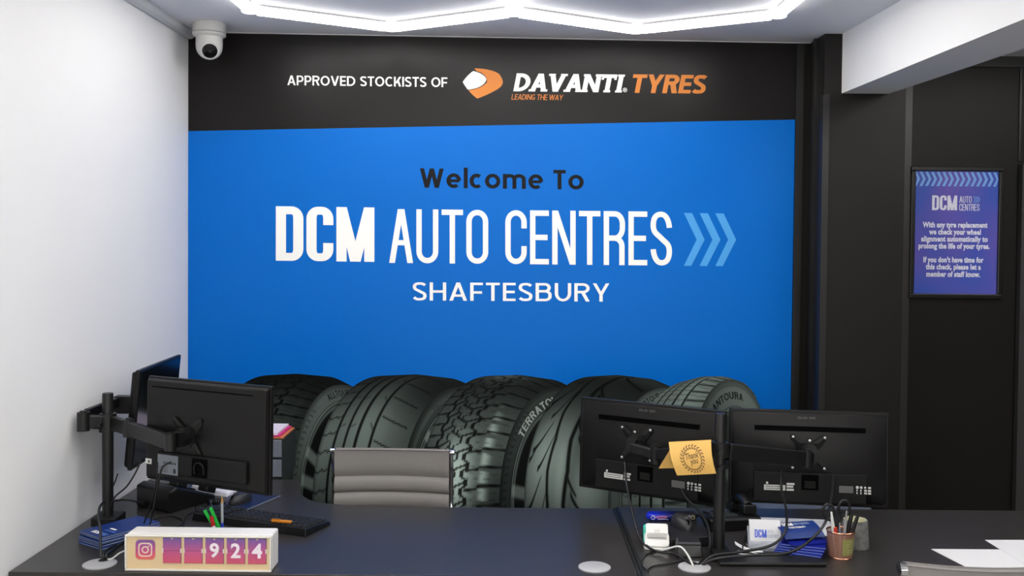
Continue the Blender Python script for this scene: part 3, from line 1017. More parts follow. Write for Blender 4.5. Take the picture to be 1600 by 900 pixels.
glyph_line('DCM', BOLD, .05, xf(1453), xf(1492), zf(329), zf(306) - zf(329), -.0106, m_pp, sheet)
glyph_line('AUTO', THIN, .06, xf(1495.5), xf(1514.5), zf(317), zf(307) - zf(317), -.0106, m_pp, sheet)
glyph_line('CENTRES', THIN, .06, xf(1495.5), xf(1527), zf(329.5), zf(319) - zf(329.5), -.0106, m_pp, sheet)
for k in range(3):
    x0 = xf(1517 + 3.3 * k)
    mb = MB()
    mb.poly([fz(x0, zf(317)), fz(x0 + .004, zf(317)), fz(x0 + .012, zf(312)), fz(x0 + .008, zf(312))])
    mb.poly([fz(x0 + .008, zf(312)), fz(x0 + .012, zf(312)), fz(x0 + .004, zf(307)), fz(x0, zf(307))])
    mb.build('stripe', m_pb, sheet)
lines = [('With any tyre replacement', 1439, 1540, 355.5), ('we check your wheel', 1449, 1530, 366.5), ('alignment automatically to', 1437, 1541, 377.5), ('prolong the life of your tyres.', 1433, 1544, 388.5),
         ("If you don't have time for", 1441, 1535, 410), ('this check, please let a', 1445, 1531, 421), ('member of staff know.', 1446, 1530, 432.5)]
for txt, a, b, yb in lines:
    vs, fs = text_mesh(txt, .05, bold=.0024, align='LEFT', spacing=1.06)
    x0, x1 = min(v[0] for v in vs), max(v[0] for v in vs)
    sx = (xf(b) - xf(a)) / (x1 - x0)
    sz = (zf(yb - 8.2) - zf(yb)) / (.05 * .72)
    mb = MB()
    mb.add([(xf(a) + (v[0] - x0) * sx, -.0107, zf(yb) + v[1] * sz) for v in vs], fs)
    mb.build('lettering', m_pp, sheet)

# ================================================================ desks
m_desk = mat('desk_top', (49, 47, 46), .30, spec=.42, var=.04, nscale=40, bump=.04, bscale=500)
m_deskedge = mat('desk_edge', (9, 9, 9), .5, var=.03)
m_leg = mat('leg_metal', (120, 120, 124), .4, metal=.6, var=.03)
YF = 2.69
SEAM = .377
YB = D(830, 793.5).y
far = D(440, 749).y
def slab(poly, z0, z1):
    return MB().prism(poly, XY, z0, z1)
curve = []
p_a, p_b = D(468, 750), D(517, 787)
for k in range(9):
    t = k / 8
    cx_, cy_ = p_a.x + .015, p_b.y + .02
    x = (1 - t) ** 2 * p_b.x + 2 * t * (1 - t) * (cx_ + .03) + t * t * p_a.x
    y = (1 - t) ** 2 * p_b.y + 2 * t * (1 - t) * cy_ + t * t * p_a.y
    curve.append((x, y))
dl = [(LX + .006, YF), (SEAM - .011, YF), (SEAM - .011, YB), (p_b.x + .12, YB)] + curve + [(p_a.x, far), (LX + .006, far)]
t = thing('corner_desk', 'dark grey curved corner desk beside the white wall', 'desk', (-.6, 3.1, 0), world=True)
slab(dl, DESK - .025, DESK).build('desk_top', m_desk, t, bev=.002)
MB().box(SEAM - .0105, SEAM - .0012, YF, YB, DESK - .026, DESK + .001).build('edge_band', m_deskedge, t)
MB().box(LX + .03, SEAM - .05, YF + .05, YF + .07, .12, DESK - .026).build('modesty_panel', m_desk, t)
for x, y in ((LX + .08, YF + .1), (SEAM - .08, YF + .1), (SEAM - .08, YB - .08), (LX + .08, far - .08), (p_a.x - .1, far - .08)):
    MB().box(x - .03, x + .03, y - .03, y + .03, 0, DESK - .026).build('leg', m_leg, t)
RD = 2.15
YB2 = D(1500, 797).y
t = thing('straight_desk', 'dark grey desk carrying two monitors in front of the black column', 'desk', (1.2, 3.0, 0), world=True)
slab([(SEAM + .011, YF), (RD, YF), (RD, YB2), (SEAM + .011, YB2)], DESK - .025, DESK).build('desk_top', m_desk, t, bev=.002)
MB().box(SEAM + .0012, SEAM + .0105, YF, YB2, DESK - .026, DESK + .001).build('edge_band', m_deskedge, t)
MB().box(SEAM + .06, RD - .06, 3.22, 3.24, .12, DESK - .026).build('modesty_panel', m_desk, t)
for x in (SEAM + .08, RD - .08):
    for y in (YF + .1, YB2 - .08):
        MB().box(x - .03, x + .03, y - .03, y + .03, 0, DESK - .026).build('leg', m_leg, t)
# low cabinet behind the straight desk
ca, cb = D(1174, 793), D(1360, 794)
cby = D(1260, 784.5).y
t = thing('low_cabinet', 'low grey cabinet standing behind the desk with two monitors', 'cabinet', (1.1, YB2 + .2, 0), world=True)
MB().box(ca.x, cb.x, YB2 + .006, cby, 0, DESK - .02).build('body', mat('cabinet_grey', (84, 86, 94), .4, var=.03), t)
MB().box(ca.x - .004, cb.x + .004, YB2 + .004, cby + .004, DESK - .02, DESK - .002).build('cabinet_top', mat('cabinet_top', (92, 96, 108), .4, var=.03), t)

# cable grommets let into the desks
m_grom = mat('grommet_grey', (168, 168, 170), .45, var=.03)
for (px, py, lab) in ((156, 882, 'light grey round cable grommet beside the counter display near the white wall'), (929, 887, 'light grey round cable grommet on the bare desk left of the seam'), (1085, 887, 'light grey round cable grommet where the monitor cables enter the desk')):
    p = D(px, py)
    g = thing('cable_grommet', lab, 'grommet', (p.x, p.y, DESK), group='cable grommets')
    MB().lathe([(.047, 0), (.047, .003), (.044, .0045), (.0, .0045)], 36).build('cap', m_grom, g, smooth=True)
    if px != 929:
        MB().lathe([(.014, .0046), (.014, .0052), (0, .0052)], 16, (.0, .024, 0)).build('opening', mat('hole_black', (8, 8, 8), .8, var=0), g)

# ================================================================ monitors
m_mon = mat('monitor_black', (19, 18, 18), .38, spec=.25, var=.05, bump=.05, bscale=900)
m_monin = mat('monitor_recess', (11, 11, 11), .55, spec=.3, var=.03)
m_slot = mat('slot_black', (2, 2, 2), .7, spec=.05, var=0)
m_scr = mat('screen_glass', (7, 8, 12), .16, var=0)
m_stick = mat('sticker_white', (206, 206, 202), .5, var=.03)
m_stickg = mat('sticker_grey', (96, 96, 94), .5, var=.05)
m_ink2 = mat('sticker_ink', (50, 50, 52), .5, var=0)
m_logo = mat('embossed_logo', (66, 66, 66), .3, var=0)
m_arm = mat('arm_black', (10, 10, 10), .45, var=.05)
m_screw = mat('screw_steel', (205, 205, 205), .25, metal=.9, var=0)
def monitor(label, wd, ht, loc, yaw, tilt=0, kind='pillow', group=None):
    """local: x along the width, z up from the bottom edge, +y is the screen side"""
    t = thing('monitor', label, 'monitor', loc, (tilt, 0, yaw), group)
    hw = wd / 2
    MB().box(-hw, hw, -.006, .008, 0, ht).build('bezel', m_mon, t, bev=.003)
    sc_ = MB().box(-hw + .008, hw - .008, .008, .0095, .016, ht - .008).build('screen', m_scr, t)
    if kind == 'pillow':
        ix, it, ib, dp = .075, .085, .05, .034
        b4 = [(-hw + .002, -.006, .004), (hw - .002, -.006, .004), (hw - .002, -.006, ht - .002), (-hw + .002, -.006, ht - .002)]
        t4 = [(-hw + ix, -dp, ib), (hw - ix, -dp, ib), (hw - ix, -dp, ht - it), (-hw + ix, -dp, ht - it)]
        rs = MB().hexa(b4, t4).build('rear_shell', m_mon, t, bev=.012, seg=4, smooth=True)
        zs = ht * .805
        MB().bar((-hw * .69, -.0195, zs + .003), (hw * .69, -.0195, zs + .003), .022, .016).build('vent_slot', m_slot, t)
        MB().box(-hw * .70, hw * .70, -dp - .008, -.012, .018, ht * .36).build('port_housing', m_monin, t, bev=.002)
        MB().box(-.028, .028, -dp - .0095, -dp - .007, .06, ht * .345).build('stand_socket', m_slot, t)
        MB().box(-.018, .018, -dp - .0115, -dp - .009, .066, .09).build('stand_latch', m_mon, t)
        yy = -dp - .0087
        mb = MB()
        put_text(mb, 'PHILIPS', .019, lambda a, b: (a - .008, -.0118 - (.02 - b * 0) * .0 , ht * .895 + b), bold=.0006)
        lg = mb.build('logo', m_logo, t)
        lg.location = (0, -.003, 0)
        s1 = MB().box(-hw * .57, -hw * .57 + .070, yy, yy + .001, .055, .073).build('sticker', m_stick, t)
        mb = MB()
        for r_ in range(2):
            for c_ in range(11):
                mb.box(-hw * .57 + .006 + c_ * .0053, -hw * .57 + .0095 + c_ * .0053, yy - .0004, yy, .059 + r_ * .007, .0620 + r_ * .007)
        mb.build('sticker_print', m_ink2, s1)['kind'] = 'stuff'
        s2 = MB().box(-hw * .57, -hw * .57 + .082, yy, yy + .0006, .0745, .084).build('sticker', m_monin, t)
        MB().cyl((-hw * .57 + .010, yy - .0003, .079), (-hw * .57 + .010, yy, .079), .004, n=12).build('sticker_print', m_stick, s2)
        for z_, l_ in ((.055, .024), (.0655, .022), (.0745, .026)):
            MB().box(-hw * .57 + .074, -hw * .57 + .074 + l_, yy - .0002, yy + .001, z_, z_ + .0065).build('sticker', m_stick, t)
        s3 = MB().box(hw * .36, hw * .36 + .046, yy, yy + .001, .055, .078).build('sticker', m_stickg, t)
        mb = MB()
        for z_, r_ in ((.075, 0), (.065, 1), (.056, 2)):
            for c_ in range(4):
                x_ = hw * .36 + .056 + c_ * .0125
                if r_ == 0 and c_ < 3:
                    mb.cyl((x_ + .003, yy - .0005, z_), (x_ + .003, yy, z_), .0052 - .0008 * c_, n=10)
                else:
                    mb.box(x_, x_ + (.004 if c_ < 2 else .0095), yy - .0005, yy, z_ - .003, z_ + .003)
        mb.build('approval_marks', m_stick, t)['kind'] = 'stuff'
    else:
        b4 = [(-hw + .004, -.006, .004), (hw - .004, -.006, .004), (hw - .004, -.006, ht - .004), (-hw + .004, -.006, ht - .004)]
        t4 = [(-hw + .012, -.022, .012), (hw - .012, -.022, .012), (hw - .012, -.022, ht - .012), (-hw + .012, -.022, ht - .012)]
        MB().hexa(b4, t4).build('rear_shell', m_mon, t, bev=.004)
        MB().box(-hw * .86, hw * .78, -.0232, -.020, ht * .905, ht * .915).build('vent_slot', m_slot, t)
        MB().box(-hw * .72, hw * .72, -.034, -.021, .03, ht * .30).build('port_housing', m_monin, t, bev=.004)
        MB().box(-.03, .028, -.037, -.033, .035, ht * .28).build('stand_socket', m_slot, t)
        MB().tube([(-.018, -.038, .045), (-.016, -.040, .07), (0, -.040, .08), (.016, -.040, .07), (.018, -.038, .045)], .003).build('stand_latch', m_mon, t, smooth=True)
        s1 = MB().box(-hw * .70, -hw * .70 + .082, -.0352, -.0338, .030, .090).build('sticker', mat('sticker_silver', (120, 126, 134), .4, var=.05), t)
        mb = MB()
        for c_ in range(6):
            mb.box(-hw * .70 + .024 + c_ * .009, -hw * .70 + .029 + c_ * .009, -.0357, -.0352, .062, .069)
        for r_ in range(3):
            mb.box(-hw * .70 + .006, -hw * .70 + .04, -.0357, -.0352, .038 + r_ * .007, .0395 + r_ * .007)
        mb.box(-hw * .70 + .064, -hw * .70 + .074, -.0357, -.0352, .036, .050)
        mb.build('sticker_print', m_ink2, s1)['kind'] = 'stuff'
        s2 = MB().box(-hw * .955, -hw * .955 + .024, -.0236, -.0215, .052, .068).build('sticker', m_stick, t)
        MB().box(-hw * .955 + .011, -hw * .955 + .018, -.0240, -.0236, .056, .063).build('sticker_print', m_ink2, s2)
    return t
def span(pa, pb):
    pa, pb = Vector(pa), Vector(pb)
    d = pb - pa
    return math.hypot(d.x, d.y), math.atan2(d.y, d.x), (pa + pb) / 2
# right pair
R1L, R1R = Vector((.250, 3.43, .815)), Vector((.712, 3.165, .815))
w1, yaw1, c1 = span(R1L, R1R)
c1.z = .808
MONA = monitor('black monitor seen from behind with the thank you card in front of it', w1, .322, c1, yaw1, R(-1.5), group='black monitors on arms')
R2L, R2R = Vector((.752, 3.285, .8)), Vector((1.276, 3.22, .8))
w2, yaw2, c2 = span(R2L, R2R)
c2.z = .797
MONB = monitor('rightmost black monitor seen from behind in front of the black column', w2, .322, c2, yaw2, R(-1.5), group='black monitors on arms')
# left pair
L1L, L1R = Vector((-1.148, 3.03, .925)), Vector((-.708, 2.83, .925))
w3, yaw3, c3 = span(L1L, L1R)
c3.z = .925
MONC = monitor('black monitor turned away behind the counter display at the left', w3, .325, c3, yaw3, R(-1), 'flat', group='black monitors on arms')
L2N, L2F = Vector((-1.262, 3.16, .915)), Vector((-1.278, 3.60, .915))
w4, yaw4, c4 = span(L2F, L2N)
c4.z = .915
MOND = monitor('black monitor parallel to the white wall with its dark screen showing', w4, .335, c4, yaw4, R(-5), 'flat', group='black monitors on arms')

def vesa(t, c, yaw, bolts=True):
    """plate, hub and screws; c is the plate centre, its front faces -y turned by yaw"""
    M_ = Matrix.Rotation(yaw, 3, 'Z')
    f = lambda x, y, z: Vector(c) + M_ @ Vector((x, y, z))
    mb = MB()
    for sx in (-1, 1):
        for sz in (-1, 1):
            mb.hexa([f(sx * .020 - .012, 0, sz * .02 - .012), f(sx * .02 + .012, 0, sz * .02 - .012), f(sx * .052 + .007, 0, sz * .052 - .007), f(sx * .052 - .007, 0, sz * .052 - .007)],
                    [f(sx * .020 - .012, -.004, sz * .02 + .012), f(sx * .02 + .012, -.004, sz * .02 + .012), f(sx * .052 + .007, -.004, sz * .052 + .007), f(sx * .052 - .007, -.004, sz * .052 + .007)])
    mb.prism([(math.cos(R(a)) * .034, math.sin(R(a)) * .034) for a in range(22, 382, 45)], lambda a, b, h: f(a, -h, b), -.002, .006)
    pl = mb.build('mounting_plate', m_arm, t)
    if bolts:
        for sx in (-1, 1):
            for sz in (-1, 1):
                MB().lathe([(.0055, 0), (.005, .003), (.002, .0042), (0, .0042)], 10, f(sx * .052, -.004, sz * .052), M_ @ Matrix.Rotation(R(90), 3, 'X')).build('screw', m_screw, pl, smooth=True)
        MB().lathe([(.0055, 0), (.005, .003), (0, .004)], 10, f(0, -.016, .043), M_ @ Matrix.Rotation(R(90), 3, 'X')).build('screw', m_screw, pl, smooth=True)
        MB().box(-.002, .002, -.001, .001, -.006, .006).build('pin', m_screw, pl).location = f(0, -.02, .024) - Vector(t.location)
    hb = MB()
    hb.prism([(math.cos(R(a)) * .026, math.sin(R(a)) * .030) for a in range(0, 360, 30)], lambda a, b, h: f(a, -h, b + .004), .006, .03)
    hb.cbox(f(0, -.036, .0), (.034, .03, .044), M_)
    hb.build('tilt_head', m_arm, t)
    return f(0, -.05, -.004)
def stand(label, base, top, name='monitor_stand'):
    t = thing(name, label, 'monitor stand', base, world=True, group='dual monitor stands')
    MB().lathe([(.0175, 0), (.0175, top - base.z - .006), (.016, top - base.z), (0, top - base.z)], 28, base).build('pole', m_arm, t, smooth=True)
    return t
def collar(t, c, hgt=.05):
    MB().lathe([(.0178, -hgt / 2), (.027, -hgt / 2), (.027, hgt / 2), (.0178, hgt / 2)], 28, c).build('collar', m_arm, t, smooth=True)
    MB().cyl(Vector(c) + Vector((-.01, -.026, 0)), Vector(c) + Vector((-.01, -.05, 0)), .006, n=10).build('clamp_screw', m_arm, t, smooth=True)
def joint(t, c, hgt=.06, r=.017):
    MB().lathe([(0, -hgt / 2), (r, -hgt / 2), (r, hgt / 2), (r * .55, hgt / 2), (r * .55, hgt / 2 + .005), (0, hgt / 2 + .005)], 20, c).build('joint', m_arm, t, smooth=True)
def arm(t, a, b, ht=.04, wd=.022):
    MB().bar(a, b, wd, ht).build('arm_segment', m_arm, t, bev=.004)

# right stand
pb = Vector((.642, 2.925, DESK))
top = at_y(1130, 646, pb.y).z
t = stand('black pole stand holding the two monitors on the right desk', pb, top)
MB().box(.615, .93, 2.79, 2.862, DESK + .001, DESK + .012).box(.615, .672, 2.862, 2.96, DESK + .001, DESK + .012).build('base_plate', m_arm, t, bev=.004)
zc = at_y(1130, 702, pb.y).z
collar(t, (pb.x, pb.y, zc), .045)
collar(t, (pb.x, pb.y, zc - .05), .012)
def on_back(mon, x, z, y):
    m_ = Matrix.Translation(mon.location) @ mon.rotation_euler.to_matrix().to_4x4()
    return m_ @ Vector((x, y, z))
vb = on_back(MONB, -.005, .185, -.039)
hb = vesa(t, vb, yaw2)
ja = hb + Vector((-.022, -.025, 0))
joint(t, ja, .055)
arm(t, (pb.x + .025, pb.y + .0, zc - .008), ja + Vector((-.012, -.006, 0)), .052)
MB().bar(hb, ja, .022, .034).build('arm_segment', m_arm, t, bev=.003)
va = on_back(MONA, -.035, .185, -.039)
ha = vesa(t, va, yaw1)
jb = ha + Vector((.075, -.06, -.01))
joint(t, jb, .06)
arm(t, ha, jb, .034)
arm(t, jb, (pb.x - .022, pb.y, zc), .036)

# left stand
pl_ = Vector((at_y(168.5, 700, 3.15).x, 3.15, DESK))
top = at_y(168.5, 614, 3.15).z
t = stand('black pole stand by the white wall holding the two left monitors', pl_, top)
MB().box(pl_.x - .04, pl_.x + .04, pl_.y - .04, pl_.y + .05, DESK + .001, DESK + .03).build('desk_clamp', m_arm, t, bev=.003)
zc = at_y(168, 660, 3.15).z
collar(t, (pl_.x, pl_.y, zc), .06)
jn = at_y(201, 672, 3.06)
jn.z = zc
joint(t, jn, .055)
arm(t, (pl_.x + .02, pl_.y - .01, zc), jn, .046)
vc = on_back(MONC, -.062, .150, -.024)
hc = vesa(t, vc, yaw3, False)
arm(t, jn, hc + Vector((-.01, -.012, 0)), .046)
joint(t, hc + Vector((-.01, -.012, 0)), .05)
jw = Vector((-1.385, 3.10, zc + .012))
joint(t, jw, .06, .02)
arm(t, (pl_.x - .01, pl_.y - .018, zc + .005), jw, .044)
vd = on_back(MOND, 0, .17, -.024)
arm(t, jw + Vector((.0, .02, .02)), Vector((-1.385, 3.38, zc + .03)), .034, .018)
MB().bar((-1.395, 3.38, zc + .02), (vd.x, 3.38, zc + .02), .04, .06).build('tilt_head', m_arm, t)

# ================================================================ office chairs with ribbed sling backs
m_sling = mat('grey_sling', (132, 128, 125), .62, var=.04, nscale=60, bump=.08, bscale=700)
m_chrome = mat('chrome', (225, 225, 226), .12, metal=1, var=0)
m_plast = mat('castor_black', (16, 16, 16), .5, var=.03)
def chair(label, loc, yaw, ztop=.915, wd=.44, cap_r=.011):
    """local: the back faces -y, the sitter would look towards... +y is behind the backrest"""
    t = thing('office_chair', label, 'chair', loc, (0, 0, yaw), 'ribbed grey office chairs')
    hw = wd / 2 - .014
    # ribbed back: one sheet with stitched ribs
    ribs = [.100, .062, .062, .062, .062, .062]
    zz, prof = ztop - .012, []
    prof.append((ztop - .004, .006))
    prof.append((ztop, .014))
    z = ztop
    for i, r_ in enumerate(ribs):
        n_ = 6
        for k in range(n_ + 1):
            f = k / n_
            prof.append((z - r_ * f, -.004 + .013 * (1 - abs(2 * f - 1) ** 3.0) if i else -.002 + .011 * (1 - max(0, 2 * f - 1) ** 3)))
        z -= r_
    mb = MB()
    nx = 12
    vs, fs = [], []
    for layer in (0, 1):
        for (pz, py) in prof:
            for k in range(nx + 1):
                u = -1 + 2 * k / nx
                bow = -.028 * (1 - u * u) + .045 * ((ztop - pz) / .5) ** 2
                y_ = (py if layer == 0 else -.012 - max(py, 0) * .6) * -1 + bow * -1
                vs.append((u * hw, y_, pz + (.004 * u * u if pz > ztop - .01 else 0)))
    m_ = nx + 1
    L0 = len(prof) * m_
    for r_ in range(len(prof) - 1):
        for k in range(nx):
            a = r_ * m_ + k
            fs.append((a, a + 1, a + m_ + 1, a + m_))
            fs.append((L0 + a, L0 + a + m_, L0 + a + m_ + 1, L0 + a + 1))
    for k in range(nx):
        fs.append((k, L0 + k, L0 + k + 1, k + 1))
    mb.add(vs, fs)
    mb.build('backrest', m_sling, t, smooth=True, world=False, angle=60)
    for s in (-1, 1):
        x = s * (hw + .006)
        pts = [(x, -.006, ztop + .002), (x, -.012, ztop - .1), (x, -.03, ztop - .3), (x, -.02, .50), (x, .06, .44), (x, .20, .445), (x, .40, .455), (x, .46, .44)]
        pts = [(a, -b, c_) for a, b, c_ in pts]
        MB().tube(pts, .009, 8).build('side_rail', m_chrome, t, smooth=True)
        MB().cyl((x - s * .004, -.004 + .012, ztop - cap_r * .5), (x + s * .012, -.004 + .012, ztop - cap_r * .5), cap_r, n=16).build('end_cap', m_chrome, t, smooth=True)
        MB().cyl((x + s * .012, .008, ztop - cap_r * .5), (x + s * .0126, .008, ztop - cap_r * .5), cap_r * .55, n=16).build('end_hole', m_plast, t)
        MB().tube([(x, .02, .66), (x + s * .03, -.04, .665), (x + s * .035, -.25, .66), (x + s * .03, -.30, .58), (x, -.30, .46)], .011, 8).build('armrest', m_chrome, t, smooth=True)
    mb = MB()
    nr = 8
    for k in range(nr):
        y0 = -.03 - k * .055
        mb.hexa([(-hw, y0 - .054, .435), (hw, y0 - .054, .435), (hw, y0, .435), (-hw, y0, .435)], [(-hw, y0 - .050, .465), (hw, y0 - .050, .465), (hw, y0 - .004, .465), (-hw, y0 - .004, .465)])
    mb.build('seat', m_sling, t, bev=.008, world=False)
    MB().cyl((0, -.24, .09), (0, -.24, .43), .025).build('gas_lift', m_chrome, t, smooth=True)
    for k in range(5):
        a = R(90 + 72 * k)
        c_, s_ = math.cos(a), math.sin(a)
        l = MB().bar((0, -.24, .105), (.28 * c_, -.24 + .28 * s_, .075), .03, .025).build('base_leg', m_chrome, t)
        MB().cyl((.28 * c_ - .012 * s_, -.24 + .28 * s_ + .012 * c_, .030), (.28 * c_ + .012 * s_, -.24 + .28 * s_ - .012 * c_, .030), .030, n=16).build('castor', m_plast, l, smooth=True)
    return t
cpt = at_y(613, 800, 3.60)
def chair_at(label, pxl, pxr, py, y, yaw_deg, flip):
    a, b = at_y(pxl, py, y), at_y(pxr, py, y)
    return chair(label, ((a.x + b.x) / 2, y, 0), R(yaw_deg), a.z, (b.x - a.x))
# chair behind the corner desk: its sitter would face the camera, so we see the front of its back
chair_at('grey ribbed office chair behind the curved desk before the tyres', 517, 708, 703.5, 3.60, -1.5, 0)
c2_ = at_z(1405, 881, .915)
chair('grey ribbed office chair cut off by the bottom right edge', (c2_.x + .225, c2_.y, 0), R(180), .913, .45, .017)

# ================================================================ follower counter display
a, b = D(194, 892.5), D(424, 894.5)
CW = (b.x - a.x)
CD, CH = .085, at_y(194, 836, a.y).z - DESK
t = thing('counter_display', 'white boxed follower counter with five purple flip digits on the desk', 'display', ((a.x + b.x) / 2, a.y + CD / 2, DESK), (0, 0, R(-.5)))
hw = CW / 2
m_cwht = mat('counter_white', (232, 230, 226), .35, var=.02)
MB().box(-hw, hw, -CD / 2 + .012, CD / 2, 0, CH).build('case', m_cwht, t, bev=.006, seg=3)
MB().box(-hw + .006, hw - .006, -CD / 2 + .006, -CD / 2 + .0125, .006, CH - .006).build('face_plate', mat('beige_face', (228, 200, 148), .5, var=.06, nscale=30), t)
fp = t.children[-1] if t.children[-1].name.startswith('face') else [c for c in t.children if c.name.startswith('face')][0]
acr = clear_mat('clear_acrylic', (250, 250, 250), .05, .04)
for nm, bb in (('rim', (-hw, hw, 0, .006)), ('rim', (-hw, hw, CH - .006, CH))):
    MB().box(bb[0], bb[1], -CD / 2 - .001, -CD / 2 + .012, bb[2], bb[3]).build(nm, mat('acrylic_edge', (226, 222, 212), .25, var=.02), t, bev=.003)
for s in (-1, 1):
    x0, x1 = (s * hw, s * (hw - .006)) if s < 0 else (hw - .006, hw)
    MB().box(min(x0, x1), max(x0, x1), -CD / 2 - .001, -CD / 2 + .012, .006, CH - .006).build('rim', mat('acrylic_edge', (226, 222, 212)), t, bev=.003)
FYc = -CD / 2 + .0055
ux = lambda px: -hw + (px - 194.5) / 230.0 * CW
uz = lambda py: (893 - py) / 57.0 * CH
# camera glyph logo
lc = (ux(226.5), uz(859.8))
ls = .056
gm = grad_mat('logo_gradient', [(0, (232, 84, 60)), (.35, (200, 36, 110)), (1, (104, 44, 150))], 2, lc[1] - ls / 2, lc[1] + ls / 2)
lg = MB().prism(rrect(ls, ls, .012, 6, *lc), lambda p, q, h: (p, FYc - h, q), 0, .0012).build('logo', gm, t)
m_gl = mat('logo_line', (240, 214, 190), .4, var=0)
def frame_ring(outer, inner, y):
    n = len(outer)
    mb = MB()
    for i in range(n):
        mb.poly([(outer[i][0], y, outer[i][1]), (outer[(i + 1) % n][0], y, outer[(i + 1) % n][1]), (inner[(i + 1) % n][0], y, inner[(i + 1) % n][1]), (inner[i][0], y, inner[i][1])])
    return mb
frame_ring(rrect(.040, .040, .011, 6, *lc), rrect(.0325, .0325, .008, 6, *lc), FYc - .0016).build('logo_outline', m_gl, lg)
cir = lambda r: [(lc[0] + r * math.cos(2 * math.pi * k / 24), lc[1] + r * math.sin(2 * math.pi * k / 24)) for k in range(24)]
frame_ring(cir(.0105), cir(.0068), FYc - .0016).build('logo_outline', m_gl, lg)
MB().poly([(lc[0] + .0105 + .0022 * math.cos(2 * math.pi * k / 12), FYc - .0016, lc[1] + .0105 + .0022 * math.sin(2 * math.pi * k / 12)) for k in range(12)]).build('logo_outline', m_gl, lg)
# flip digits
fz0, fz1 = uz(880), uz(841)
fm = grad_mat('flap_gradient', [(0, (206, 36, 84)), (.45, (186, 40, 120)), (1, (92, 44, 150))], 2, fz0, fz1)
m_dig = mat('digit_white', (244, 232, 240), .4, var=0)
for k, ch in enumerate(['', '', '9', '2', '4']):
    cxp = 268.5 + 33.4 * k
    x0, x1 = ux(cxp - 14), ux(cxp + 14)
    zm = (fz0 + fz1) / 2
    fl = MB().box(x0 - .001, x1 + .001, FYc - .0004, FYc + .0015, fz0 - .0015, fz1 + .0015).build('digit_window', mat('window_dark', (60, 22, 40), .6, var=0), t)
    MB().box(x0, x1, FYc - .003, FYc - .0005, fz0, zm - .0006).build('flap', fm, fl)
    MB().box(x0, x1, FYc - .003, FYc - .0005, zm + .0006, fz1).build('flap', fm, fl)
    MB().prism([(-.004, 0), (0, -.004), (.004, 0)], lambda p, q, h: ((x0 + x1) / 2 + p, FYc - h, fz1 + q), .003, .0034).build('notch', mat('beige_face', (0, 0, 0)), fl)
    for s, xx in ((-1, x0), (1, x1)):
        MB().box(xx - .0015, xx + .0015, FYc - .004, FYc - .0005, zm - .006, zm + .006).build('hinge_clip', m_cwht, fl)
    if ch:
        vs, fs = text_mesh(ch, .05, bold=.0015)
        zs = [v[1] for v in vs]
        sc = (uz(847.5) - uz(871)) / (max(zs) - min(zs))
        xm = (max(v[0] for v in vs) + min(v[0] for v in vs)) / 2
        MB().add([((x0 + x1) / 2 + (v[0] - xm) * sc, FYc - .0036, uz(871) + (v[1] - min(zs)) * sc) for v in vs], fs).build('digit', m_dig, fl)
MB().box(-hw + .004, hw - .004, -CD / 2 - .0005, -CD / 2 + .0005, .004, CH - .004).build('front_window', acr, t)

# ================================================================ leaflets
m_bro = mat('brochure_navy', (7, 46, 118), .35, var=.06, nscale=8)
m_bro2 = mat('brochure_blue', (9, 24, 128), .35, var=.05, nscale=8)
m_broin = mat('brochure_dark', (10, 26, 74), .4, var=.05)
m_edge = mat('paper_edge', (134, 148, 176), .6, var=.04)
def leaflet(label, loc, yaw, w_, l_, th, group, mcover, tilt=0, text=None, flare=0.0, roll=0.0):
    """folded leaflet: l_ along x, w_ along y"""
    t = thing('leaflet', label, 'leaflet', loc, (roll, tilt, yaw), group)
    n = 8
    def sheet(z0, lift, name, m, th_):
        vs, fs = [], []
        for k in range(n + 1):
            u = k / n
            zz = z0 + lift * u ** 1.8
            for dz in (0, th_):
                for y in (-w_ / 2, w_ / 2):
                    vs.append((-l_ / 2 + l_ * u, y, zz + dz))
        for k in range(n):
            a_ = k * 4
            fs += [(a_, a_ + 1, a_ + 5, a_ + 4), (a_ + 2, a_ + 6, a_ + 7, a_ + 3), (a_, a_ + 4, a_ + 6, a_ + 2), (a_ + 1, a_ + 3, a_ + 7, a_ + 5)]
        fs += [(0, 2, 3, 1), (n * 4, n * 4 + 1, n * 4 + 3, n * 4 + 2)]
        return MB().add(vs, fs).build(name, m, t)
    sheet(0, 0, 'back_cover', mcover, .0008)
    MB().box(-l_ / 2 + .002, l_ / 2 - .001, -w_ / 2 + .001, w_ / 2 - .001, .0008, max(th - .0008, .0012)).build('pages', m_edge if mcover is m_bro else mat('blue_page_edge', (96, 116, 196), .6, var=.04), t)
    fc = sheet(max(th - .0008, .0013), flare, 'front_cover', mcover, .0008)
    if text:
        text(t, fc, th + .0003)
    return t
